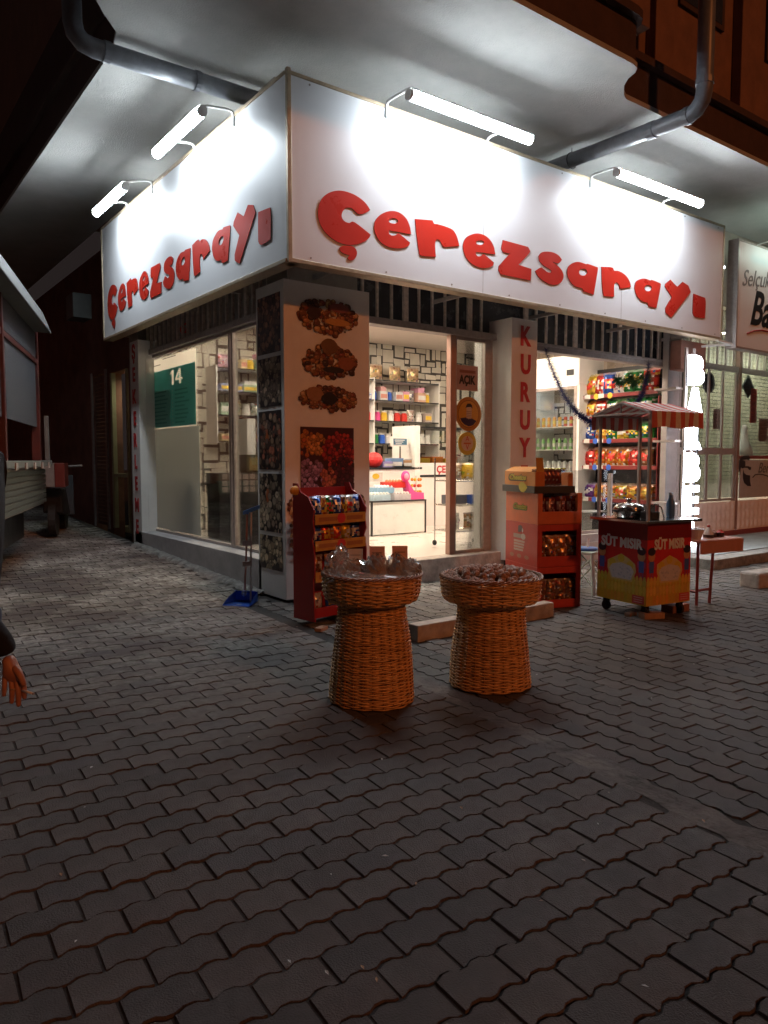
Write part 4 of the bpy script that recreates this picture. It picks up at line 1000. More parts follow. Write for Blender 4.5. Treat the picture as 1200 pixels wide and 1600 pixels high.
# chips rack on the right wall
rx = 10.42; ry0, ry1 = 6.80, onX(903, 700, rx).y-.02
t = thing('chips_rack', 'dark red metal rack of chips bags beside the drinks fridge', 'rack', (rx, ry0, .25))
m_rackred = mat('dark_red_rack', (.20,.02,.02), .4, var=.1)
m = MB(); m.box(rx+.36, ry0, .25, rx+.38, ry1, 2.72); part('back_panel', m, m_darkglass, t, world=True)
for y in (ry0, ry1): m = MB(); m.box(rx, y-.015, .25, rx+.38, y, 2.4); part('side_panel', m, m_rackred if y == ry0 else m_frame, t, world=True)
zrow = [onX(905, q, rx).z for q in (622, 655, 690, 730)]+[.72]
m = MB(); yb = onX(905, 590, rx).y; m.box(rx+.34, ry0, 2.72, rx+.38, ry1, 2.95); part('header_board', m, m_black, t, world=True)
chips = [[YEL, REDC, BLU, WHI, GRN, GRN, REDC], [ORA, REDC, GRN, (.2,.4,.15), GRN, GRN], [BLU, ORA, GRN, YEL, GRN, GRN], [REDC, ORA, ORA, ORA, REDC, BRN], [PUR, ORA, ORA, YEL, ORA, ORA]]
CN[(.2,.4,.15)] = 'light green'
for k, z in enumerate(zrow):
    m = MB(); m.box(rx, ry0, z-.012, rx+.36, ry1-.015, z); sb = part('rack_shelf', m, m_frame, t, world=True)
    m = MB(); m.box(rx-.012, ry0, z-.03, rx-.001, ry1-.015, z+.03); part('price_strip', m, m_rackred, sb, world=True)
    for q in range(2):
        m = MB(); yy2 = ry1-.35-q*.28; m.disc(frame((rx-.014, yy2, z), (0,-1,0), (0,0,1)), 0, 0, .05, .05, n=12, col=(YEL if k < 2 else BLU)); m.quad(frame((rx-.013, yy2, z), (0,-1,0), (0,0,1)), -.24, -.03, -.12, .04, col=WHI); part('price_tag', m, m_print, sb, world=True)
    n = len(chips[k]); 
    for i, c in enumerate(chips[k]):
        y = ry1-.14-i*(ry1-ry0-.2)/n
        hh = [.36,.30,.27,.30,.24][k]
        bag('chips_bag', f'{CN[c]} chips bag, {ordn[i]} from the left on rack row {["one from the top","two","three","four","five at the bottom"][k]}', 'chips bag', (rx+.12, y, z+.004), -math.pi/2+rnd.uniform(-.2, .2), f'ch{k}{CN[c]}', tilt=-.12, group='chips bags on the wall rack', w=.28, h=hh*1.1, d=.15, c=tuple(q*.75 for q in c), c2=rnd.choice([WHI, YEL, REDC]))
        bag('chips_bag', f'{CN[c]} chips bag behind the {ordn[i]} bag of rack row {["one","two","three","four","five"][k]}', 'chips bag', (rx+.26, y+.03, z+.02), -math.pi/2+rnd.uniform(-.2, .2), f'ch{k}{CN[c]}', tilt=-.05, group='chips bags behind the front row', w=.28, h=hh*1.1, d=.15, c=tuple(q*.75 for q in c), c2=rnd.choice([WHI, YEL, REDC]))
# clear tubs stacked left of the rack, seen above the carton stack
for i, (px, py, c, nm) in enumerate(((855, 733, (.42,.16,.08), 'orange pulses'), (925, 800, (.30,.33,.33), 'pale goods'), (965, 805, (.06,.08,.09), 'dark goods'))):
    y = 7.25; p = onY(px, py, y); w = [.42, .34, .34][i]; h = .36
    tt = thing('storage_tub', f'clear plastic tub of {nm} {["above the snack carton stack","left of the pair beneath the chips rack","right of the pair beneath the chips rack"][i]}', 'tub', (p.x, y, p.z-h))
    m = MB(); m.box(-w/2, -.14, 0, w/2, .14, h*.62, col=c); part('contents', m, mat('tub_contents_'+nm.split()[0], c, .8, var=.4, scale=60, bump=.8, bscale=80), tt)
    m = MB()
    m.box(-w/2-.01, -.15, -.01, w/2+.01, -.142, h, col=WHI); m.box(-w/2-.01, .142, -.01, w/2+.01, .15, h, col=WHI); m.box(-w/2-.01, -.142, -.01, -w/2-.003, .142, h); m.box(w/2+.003, -.142, -.01, w/2+.01, .142, h)
    part('tub_wall', m, m_film, tt); m = MB(); m.box(-w/2-.02, -.16, h, w/2+.02, .16, h+.02, col=(.45,.48,.48)); part('lid', m, m_plastic, tt)
t = thing('storage_bench', 'low metal bench holding storage tubs behind the front window', 'bench', (8.3, 7.3, .25))
za = onY(925, 800, 7.25).z-.37; m = MB(); m.box(6.95, 7.0, za-.04, 9.2, 7.45, za-.012); part('top', m, m_steel, t, world=True)
for x in (7.0, 9.15):
    for y in (7.02, 7.42): m = MB(); m.box(x-.015, y-.015, .25, x+.015, y+.015, za-.04); part('leg', m, m_grey, t, world=True)
t = thing('bench_riser', 'white riser box under the tub of orange pulses', 'box', (7.2, 7.25, za)); pz_ = onY(855, 733, 7.25); m = MB(); m.box(pz_.x-.22, 7.1, za-.01, pz_.x+.22, 7.4, pz_.z-.375); part('riser', m, m_white, t, world=True)
# tinsel garlands
def tinsel(label, pts, r, col, n=26, blades=40):
    t = thing('tinsel_garland', label, 'garland', pts[0]); m = MB(); P = [Vector(p) for p in pts]
    seg = []
    for i in range(len(P)-1):
        k = max(2, int((P[i+1]-P[i]).length/.012))
        for j in range(k): seg.append((P[i].lerp(P[i+1], j/k), (P[i+1]-P[i]).normalized()))
    for p, ax in seg:
        for b in range(16):
            d = Vector((random.gauss(0,1), random.gauss(0,1), random.gauss(0,1))); d = (d-ax*d.dot(ax)*.8).normalized(); s_ = d.cross(ax).normalized()*.0035; L = r*random.uniform(.6, 1.15)
            c = tuple(q*random.uniform(.5, 1.8) for q in col); m.add([p-s_, p+s_, p+d*L+s_*.3, p+d*L-s_*.3], [(0,1,2,3)], col=c)
    part('strands', m, m_tinsel, t, world=True)
gp = [onY(px, py, 6.52) for px, py in ((852,545),(858,565),(868,590),(880,615),(893,636),(907,650),(922,658),(940,663),(957,661),(975,652),(992,636),(1005,612),(1012,585),(1014,566))]
tinsel('dark blue tinsel garland sagging across the front window', gp, .062, (.006,.006,.06))
gq = [onX(px, py, 9.42) for px, py in ((985,586),(992,598),(1000,590),(1010,600),(1018,588),(1026,600))]
tinsel('thick dark green tinsel bunched over the end of the chips rack', [(10.3, 7.5, 2.72), (10.25, 7.35, 2.6), (10.27, 7.2, 2.72), (10.2, 7.1, 2.55), (10.2, 6.95, 2.70), (10.2, 6.85, 2.58), (10.15, 6.78, 2.74)], .12, (.006,.035,.012))

# ------------------------------------------------------------------ wicker stands
def basket(label, loc, prof, tray, nst, rz=0, cpal=((.72,.40,.15),(.76,.44,.18),(.67,.36,.13))):
    t = thing('wicker_stand', label, 'basket', loc, rz, 'wicker display stands')
    def weave(name, profile, dz, rr, thick, nst):
        m = MB(); z0, z1 = profile[0][1], profile[-1][1]; n = int((z1-z0)/dz); N = nst*4
        def rad(z):
            for (ra, za), (rb, zb) in zip(profile, profile[1:]):
                if za <= z <= zb: return ra+(rb-ra)*(z-za)/(zb-za)
            return profile[-1][0]
        for i in range(n+1):
            z = z0+i*dz; R0 = rad(z); ph = (i % 2)*math.pi; c = random.choice(cpal); kq = random.uniform(.86, 1.1); c = tuple(q*kq for q in c)
            vs = []; wz = random.uniform(-.002, .002)
            for j in range(N):
                th = 2*math.pi*j/N; r = R0+thick*math.cos(nst*th/2+ph)+.004*math.sin(3*th+i*.1)
                zz = z+wz+.0015*math.sin(th*5+i)
                for (dr, dh) in ((rr, 0), (rr*.35, rr*.95), (-rr*.9, 0), (rr*.35, -rr*.95)):
                    vs.append(((r+dr)*math.cos(th), (r+dr)*math.sin(th), zz+dh))
            fs = []
            for j in range(N):
                a = j*4; b = ((j+1) % N)*4
                for k in range(4): fs.append((a+k, b+k, b+(k+1) % 4, a+(k+1) % 4))
            m.add(vs, fs, col=c)
        for j in range(nst):
            th = 2*math.pi*(j)/nst; pts = [(p[0]*math.cos(th)-.0*math.cos(th), p[0]*math.sin(th), p[1]) for p in profile]
            m.tube(pts, .0055, 5, col=(.34,.14,.04))
        return part(name, m, m_wicker, t, smooth=True, kind='stuff')
    weave('woven_body', prof, .0096, .0058, .0052, nst)
    weave('woven_tray', tray, .0112, .0066, .0056, 30)
    # braided rim
    m = MB(); R0, zt = tray[-1]; N = 90
    for s_ in range(3):
        pts = []
        for j in range(N+1):
            th = 2*math.pi*j/N; a = th*15+s_*2.09; pts.append(((R0+.010*math.cos(a))*math.cos(th), (R0+.010*math.cos(a))*math.sin(th), zt+.008+.009*math.sin(a)))
        m.tube(pts, .0055, 5, cap=False, col=(.30,.13,.05))
    part('braided_rim', m, m_wicker, t, smooth=True)
    m = MB(); m.lathe([(tray[0][0]-.012, tray[0][1]), (tray[-1][0]-.014, tray[-1][1]-.05)], 30, col=(.10,.05,.02)); part('tray_floor', m, m_wicker, t)
    m = MB(); m.lathe([(prof[0][0]-.012, .012), (prof[-1][0]-.012, prof[-1][1])], 24, col=(.30,.14,.05)); part('inner_lining', m, m_wicker, t)
    return t
dL = 4.26; bLx = fw*dL+rt*((581-600)/1159*dL); dR = 4.55; bRx = fw*dR+rt*((769-600)/1159*dR)
basket('taller wicker stand topped with plastic bags and price cards', (bLx.x, bLx.y, 0), [(.243,.012),(.236,.15),(.222,.3),(.206,.42),(.194,.50),(.188,.58)], [(.200,.575),(.262,.60),(.276,.64),(.283,.735)], 26)
basket('wider wicker stand heaped with whole walnuts', (bRx.x, bRx.y, 0), [(.246,.012),(.240,.12),(.228,.25),(.214,.36),(.204,.44),(.204,.52)], [(.215,.515),(.285,.54),(.298,.575),(.306,.675)], 26, rz=.4)
# walnuts
m = MB(); vs = []; n_, mm_ = 14, 9
for i in range(mm_+1):
    ph = math.pi*i/mm_
    for j in range(n_):
        th = 2*math.pi*j/n_; rr = .0205*(1+.05*math.sin(5*th+3*ph)+random.uniform(-.035, .035))+(.0018 if j in (0, 7) else 0)
        vs.append((rr*1.12*math.cos(ph), rr*math.sin(ph)*math.cos(th), rr*math.sin(ph)*math.sin(th)*.95))
m.add(vs, [(i*n_+j, i*n_+(j+1) % n_, (i+1)*n_+(j+1) % n_, (i+1)*n_+j) for i in range(mm_) for j in range(n_)])
wme = mesh('walnut', m, m_walnut, smooth=True)
spots = []; tries = 0; rw = random.Random(5)
while len(spots) < 170 and tries < 20000:
    tries += 1; a = rw.uniform(0, 6.283); q = .275*math.sqrt(rw.random()); x, y = q*math.cos(a), q*math.sin(a)
    z = .655+.035*(1-(q/.28)**2); lvl = 0
    near = [s for s in spots if (s[0]-x)**2+(s[1]-y)**2 < .0365**2 and abs(s[2]-z) < .03]
    if near:
        z2 = z+.022; near2 = [s for s in spots if (s[0]-x)**2+(s[1]-y)**2 < .040**2 and s[2] > z+.01]
        if near2 or rw.random() < .85 or q > .2: continue
        z = z2
    spots.append((x, y, z))
for i, (x, y, z) in enumerate(spots):
    o = bpy.data.objects.new('walnut', wme); COL.objects.link(o); o.location = (bRx.x+x, bRx.y+y, z+.012); o.rotation_euler = (rw.uniform(0, 6), rw.uniform(0, 6), rw.uniform(0, 6)); s_ = rw.uniform(.9, 1.12); o.scale = (s_, s_, s_)
    tag(o, 'brown whole walnut heaped in the right wicker stand', 'walnut', 'walnuts heaped in the wider wicker stand')
m = MB(); m.lathe([(.272,.60),(.27,.64),(.12,.668)], 24); o = part('walnut_heap', m, m_walnut); o.location = (bRx.x, bRx.y, 0); tag(o, 'bed of walnuts underneath the top layer in the wider stand', 'walnuts'); o['kind'] = 'stuff'
# bags in the taller stand
def crumple(mb, c, r, sc, n=14, m_=9, amt=.22, col=(.6,.6,.6), rnd=random):
    amt *= 1.25
    vs = []
    for i in range(m_+1):
        ph = math.pi*i/m_
        for j in range(n):
            th = 2*math.pi*j/n; q = r*(1+rnd.uniform(-amt, amt)); vs.append((c[0]+q*sc[0]*math.sin(ph)*math.cos(th), c[1]+q*sc[1]*math.sin(ph)*math.sin(th), c[2]+q*sc[2]*math.cos(ph)))
    mb.add(vs, [(i*n+j, i*n+(j+1) % n, (i+1)*n+(j+1) % n, (i+1)*n+j) for i in range(m_) for j in range(n)], col=col)
m_crinkle = glassmat('crinkled_plastic', (.90,.89,.87), 4, .07)
_n = m_crinkle.node_tree; _d = _n.nodes.new('ShaderNodeBsdfDiffuse'); _d.inputs[0].default_value = (.7,.68,.66,1); _x = _n.nodes.new('ShaderNodeMixShader'); _x.inputs[0].default_value = .22
_o = [q for q in _n.nodes if q.type == 'OUTPUT_MATERIAL'][0]; _src = _o.inputs[0].links[0].from_socket; _n.links.new(_src, _x.inputs[1]); _n.links.new(_d.outputs[0], _x.inputs[2]); _n.links.new(_x.outputs[0], _o.inputs[0])
def nutbag(label, lat, dep, h, w, col, card=None, film=.05, tilt=0):
    p = bLx+rt*lat+fw*dep; t = thing('nut_bag', label, 'bag', (p.x, p.y, .70), AZ-math.pi/2, 'plastic bags of nuts in the taller stand')
    m = MB(); crumple(m, (tilt*h*.5, 0, h*.42), .5, (w, .075, h*.95), amt=.06, col=col)
    m = MB()
    vs = []; n = 16
    for (f, z) in ((.85,0),(1,.2*h),(.9,.5*h),(.62,.8*h),(.25,h)):
        for j in range(n):
            th = 2*math.pi*j/n; q = 1+random.uniform(-.06, .06); vs.append((w/2*f*q*math.cos(th)+tilt*z, .06*f*q*math.sin(th), z))
    m.add(vs, [(i*n+j, i*n+(j+1) % n, (i+1)*n+(j+1) % n, (i+1)*n+j) for i in range(4) for j in range(n)]+[tuple(range(4*n, 5*n))], col=col)
    part('contents', m, mat('bagged_nuts', col, .6, var=.45, scale=70, bump=1, bscale=80), t, smooth=True)
    m = MB(); crumple(m, (tilt*h*.6, 0, h*.55), .5, (w*1.18, .17, h*1.3), amt=film*2.4, n=18, m_=11, col=(.6,.6,.6)); part('plastic_film', m, m_crinkle, t)
    if card:
        m = MB(); m.box(-.045+tilt*h, -.004, h*.75, .045+tilt*h, 0, h*.75+.10, col=card); m.box(-.03+tilt*h, -.006, h*.75+.06, .03+tilt*h, -.0045, h*.75+.066, col=tuple(q*.5 for q in card)); part('price_card', m, m_card, t)
    return t
nutbag('crumpled clear bag of dark nuts in the middle of the taller stand, pink card behind', .03, .02, .13, .12, (.24,.10,.05), card=(.72,.45,.40))
nutbag('leaning bag of brown seeds right of the middle bag with an orange card', .13, .04, .13, .11, (.25,.11,.05), card=(.75,.42,.28), tilt=.25)
nutbag('bag of dark nuts with a grey card left of the middle in the taller stand', -.09, .08, .10, .14, (.2,.09,.05), card=(.6,.52,.46), tilt=-.1)
nutbag('low clear bag of reddish nuts at the front left of the taller stand', -.12, -.14, .06, .20, (.24,.09,.06), film=.12)
t = thing('plastic_bag', 'crinkled shiny empty bag standing up at the left of the taller stand', 'bag', (0,0,0)); p = bLx+rt*(-.20)+fw*.02
m = MB(); crumple(m, (p.x, p.y, .79), .075, (1.0, .8, 1.0), n=20, m_=14, amt=.2); crumple(m, (p.x+.02, p.y, .86), .035, (1, .6, 1.2), amt=.4); part('film', m, m_crinkle, t)
t = thing('plastic_bag', 'crinkled shiny bag tucked at the right rim of the taller stand', 'bag', (0,0,0)); p = bLx+rt*.225+fw*.0
m = MB(); crumple(m, (p.x, p.y, .765), .06, (.9, .8, .95), n=18, m_=12, amt=.22); part('film', m, m_crinkle, t)
m = MB(); crumple(m, (0,0,0), .255, (1, 1, .10), n=30, m_=12, amt=.09); o = part('bag_liner', m, m_crinkle); o.location = (bLx.x, bLx.y, .725); tag(o, 'clear plastic liner lying over the tray of the taller stand', 'plastic sheet')
m = MB(); m.lathe([(.25,.60),(.25,.70)], 24, col=(.14,.06,.03)); o = part('tray_nuts', m, mat('loose_nuts', (.16,.07,.035), .6, var=.5, scale=60, bump=1, bscale=60)); o.location = (bLx.x, bLx.y, 0); tag(o, 'dark nuts filling the tray of the taller stand under the bags', 'nuts'); o['kind'] = 'stuff'

# ------------------------------------------------------------------ stacked snack cartons
bc = onZ(838, 952); BZ = R(-19)
BL, BW = .64, .47
def cartonbox(name, label, z0, h, c, w, l, cut=None, off=(0,0), inner=None, rz=BZ, cin=(.05,.02,.02)):
    t = thing(name, label, 'carton', (bc.x+off[0], bc.y+off[1], z0), rz, 'display cartons in the red stack')
    m = MB(); th = .008
    m.box(0, 0, 0, th, l, h, col=c); m.box(th, l-th, 0, w, l, h, col=c); m.box(th, 0, 0, w-th, l-th, th, col=c)
    if cut:     # opening in the front face
        a, b = cut; m.box(th, 0, 0, w-th, th, a, col=c); m.box(th, 0, a, .05, th, b, col=c); m.box(w-.05, 0, a, w-th, th, b, col=c)
        if b < h: m.box(th, 0, b, w-th, th, h, col=c); m.box(th, th, h-th, w-th, l-th, h, col=c)
        m.box(w-th, 0, 0, w, l-th, h, col=c)
    part('carton_shell', m, m_card, t, bevel=.0015); return t
RB = (.46,.035,.018); RO = (.60,.13,.04)
h1, h2, h3 = .39, .40, .29
t1 = cartonbox('display_carton', 'lowest red display carton of the stack right of the door pillar', 0.0, h1, RB, BW, BL, cut=(.08, .33))
t2 = cartonbox('display_carton', 'second red display carton with a small cartoonless bottle print on its side', h1+.002, h2, RB, BW, BL, cut=(.10, .34)); t2['label'] = 'second red display carton from the ground with a white block of print on its side'
t3 = cartonbox('display_carton', 'orange red display carton marked Cheetos, third from the ground', h1+h2+.004, h3, RO, BW, BL, cut=(.12, h3)); t3['label'] = 'third carton from the ground, orange red with green lettering, open at the top'
z4 = h1+h2+h3+.006
t4 = thing('display_carton', 'topmost orange and black carton with its flap standing open', 'carton', (bc.x-.015, bc.y+.02, z4), BZ, 'display cartons in the red stack')
m = MB(); w4, l4, h4 = .40, .62, .20; m.box(-.01, .0, 0, w4+.02, l4+.03, .065, col=(.03,.022,.018)); m.box(0, .005, .066, .008, l4, h4, col=(.62,.22,.03)); m.box(.009, l4-.008, .066, w4, l4, h4, col=(.6,.2,.03)); m.box(.009, .005, .066, .10, .013, h4, col=(.58,.16,.03)); m.box(w4-.05, .005, .066, w4, .013, h4-.02, col=(.58,.16,.03)); m.box(w4-.008, .014, .066, w4, l4-.009, h4-.01, col=(.58,.16,.03)); part('carton_shell', m, m_card, t4, bevel=.001)
m = MB(); m.add([(0,.1,h4),(.0,l4,h4),(.10,l4,h4+.045),(.10,.1,h4+.045)], [(0,1,2,3)], col=(.62,.24,.04)); m.add([(.02,.02,h4),(.10,.02,h4),(.07,-.01,h4+.13),(.0,0,h4+.13)], [(0,1,2,3)], col=(.65,.32,.05)); part('open_flap', m, m_card, t4)
def Mside(t, x, y, z): return rootm(t) @ frame((x, y, z), (0,-1,0), (0,0,1))
def Mfront(t, x, y, z): return rootm(t) @ frame((x, y, z), (1,0,0), (0,0,1))
m_green = mat('green_ink', (.10,.17,.03), .5); m_yel = mat('yellow_ink', (.55,.42,.04), .5); m_pale = mat('pale_ink', (.50,.36,.30), .5)
text('lettering', 'Cheetos', Mside(t4, -.003, .34, .12), m_yel, t4, size=.085, ext=.001, shear=.2, bold=.004, width=.34, height=.055)
text('lettering', 'Cheetos', Mside(t4, -.0015, .35, .115), m_black, t4, size=.085, ext=.0005, shear=.2, bold=.010, width=.37, height=.075)
text('lettering', 'Cheetos', Mside(t3, -.003, .34, .13), m_yel, t3, size=.085, ext=.0008, shear=.2, bold=.0, width=.26, height=.05)
text('lettering', 'Cheetos', Mside(t3, -.0015, .34, .125), m_green, t3, size=.085, ext=.0005, shear=.2, bold=.010, width=.29, height=.072)
m = MB(); Mq = frame((-.012, .22, .03), (0,-1,0), (0,0,1)); m.disc(Mq, 0, .02, .08, .05, n=9, jit=.2, col=(.55,.42,.04)); part('yellow_badge', m, m_print, t4)
m = MB(); Mq = frame((-.0015, .34, 0), (0,-1,0), (0,0,1))
m.add([(-.04,.30,0),(.03,.31,0),(.05,.36,0),(.02,.375,0),(-.035,.365,0)], [(0,1,2,3,4)], M=Mq, col=(.04,.02,.02)); m.disc(Mq, .055, .325, .012, .02, z=.0004, col=WHI)
m.quad(Mq, -.13, .245, .11, .285, col=(.35,.25,.2)); m.disc(Mq, .07, .265, .045, .03, z=.0005, col=(.5,.4,.35))
for i in range(4): m.quad(Mq, -.12, .205-i*.028, .10-.01*i, .225-i*.028, z=.0003, col=(.52,.34,.28))
for i in range(3): m.disc(Mq, -.16+i*.15, .07, .045, .02, z=.0003, col=(.40,.16,.10))
part('side_print', m, m_print, t2)
def fill(t, y0, z0, n, w, cols, hh, lab, dy=0, rows=1):
    Mr = rootm(t)
    for r_ in range(rows):
        for i in range(n):
            c = cols[(i+r_) % len(cols)]; p = Mr @ Vector((.075+i*(w-.15)/max(1, n-1), y0+r_*.0, z0+r_*hh*.55))
            nm_ = CN.get(c, 'dark red'); bag('snack_bag', f'{nm_} snack bag, {ordn[i]} from the left {"upper row " if r_ else ""}{lab}', 'snack bag', p, t.rotation_euler.z+rnd.uniform(-.15, .15), f'sb{lab[:14]}{nm_}', tilt=rnd.uniform(-.12, .02), group='snack bags in the display cartons', w=.10 if n > 4 else .13, h=hh, d=.07, c=c, c2=cols[(i+1) % len(cols)])
DR = (.16,.02,.015); 
fill(t4, .10, .07, 6, .36, [DR, DR, (.12,.015,.02)], .155, 'in the topmost carton')
m = MB()
for i in range(7): m.sphere((.12+i*.04, .10, .225), .022, 8, 5, sc=(1.1, .8, .5), jit=.2, col=(.50,.38,.06))
part('yellow_bag_tops', m, m_foil, t4)
fill(t3, .09, .03, 4, BW, [DR, (.35,.2,.2), DR], .26, 'in the third carton')
fill(t2, .06, .03, 4, BW, [(.42,.16,.03), BRN, (.42,.16,.03)], .17, 'in the second carton', rows=2)
fill(t1, .06, .02, 4, BW, [(.20,.10,.05), BRN], .16, 'in the lowest carton', rows=2)

# ------------------------------------------------------------------ red snack rack in front of the corner pillar
rc = onZ(492, 982); RZ = R(8.5); rw_, rl = .60, .28
t = thing('snack_rack', 'red cardboard snack rack with yellow edged shelves in front of the corner pillar', 'rack', (rc.x, rc.y, 0), RZ)
RK = (.32,.014,.014)
m = MB()
for x in (0, rw_-.012):
    prof = [(0,.05),(.28,.05),(.28,1.20),(.22,1.20),(.18,1.13),(.08,1.09),(0,.98),(.02,.90),(0,.80),(.03,.74),(0,.62),(0,.45),(.02,.40)]
    m.prism(prof, frame((x, 0, 0), (0,1,0), (0,0,1)), d=.012, col=RK)
part('side_panel', m, m_card, t)
m = MB(); m.box(.012, rl-.012, .05, rw_-.012, rl, 1.16, col=RK); part('back_panel', m, m_card, t)
for i, z in enumerate((.10, .40, .66, .88)):
    m = MB(); m.box(.013, .01, z, rw_-.013, rl-.013, z+.012, col=RK); m.box(.013, 0, z-.02, rw_-.013, .008, z+.065, col=(.50,.24,.03) if i else RK)
    if i: m.quad(frame((0, -.0015, 0), (1,0,0), (0,0,1)), .05, z+.005, rw_*.42, z+.04, col=(.35,.12,.02)); m.quad(frame((0, -.0015, 0), (1,0,0), (0,0,1)), rw_*.6, z+.005, rw_-.05, z+.04, col=(.35,.12,.02)); m.disc(frame((0, -.002, 0), (1,0,0), (0,0,1)), rw_/2, z+.025, .05, .045, n=8, col=REDC)
    part('shelf', m, m_card, t)
# loose bunches printed and hanging bags at the left rear
m = MB(); m.sphere((-.02, .22, 1.14), .05, 10, 7, sc=(1.2,.5,.8), col=(.55,.25,.03)); part('header_badge', m, m_card, t)
Mr = rootm(t)
for i, z in enumerate((.115, .415, .675, .895)):
    cols = [[WHI, BLU], [BRN, ORA, REDC], [BLU, REDC, ORA, YEL], [BLU, ORA, GRN, BLU, BRN, WHI]][i]; n = [2, 4, 5, 7][i]
    for k in range(n):
        c = cols[k % len(cols)]; p = Mr @ Vector((.09+k*(rw_-.16)/max(1, n-1)*(1 if i else .35), .08, z))
        bag('snack_bag', f'{CN[c]} snack bag, {ordn[k]} from the left on the rack {["bottom","third","second","top"][i]} shelf', 'snack bag', p, RZ+rnd.uniform(-.2, .2), f'rk{i}{CN[c]}', tilt=rnd.uniform(-.15, 0), group='snack bags on the red cardboard rack', w=.12, h=[.16,.19,.18,.20][i], d=.08, c=tuple(q*.8 for q in c), c2=(WHI if k % 3 == 0 else YEL if k % 3 == 1 else REDC))
p = onZ(502, 985); m = MB(); m.box(-.06,-.03,0,.06,.03,.03); o = part('wood_offcut', m, m_wood, bevel=.003); o.location = (p.x, p.y, 0); o.rotation_euler.z = .5; tag(o, 'small wooden offcut under the front of the red rack', 'wood block')
# shop door kerb in front of the step
t = thing('stone_kerb', 'L shaped pale stone kerb on the paving between the two wicker stands', 'kerb', (3.55, 4.45, 0))
for i, (a, b) in enumerate(((3.56, 4.16), (4.17, 4.76), (4.77, 5.14))):
    m = MB(); m.box(a, 4.34, -.01, b-.006, 4.46, .125); part('kerb_block', m, m_step, t, world=True, bevel=.008)
for i, (a, b) in enumerate(((4.47, 5.05), (5.06, 5.62))):
    m = MB(); m.box(3.48, a, -.01, 3.60, b-.006, .12); part('kerb_block', m, m_cement, t, world=True, bevel=.008)

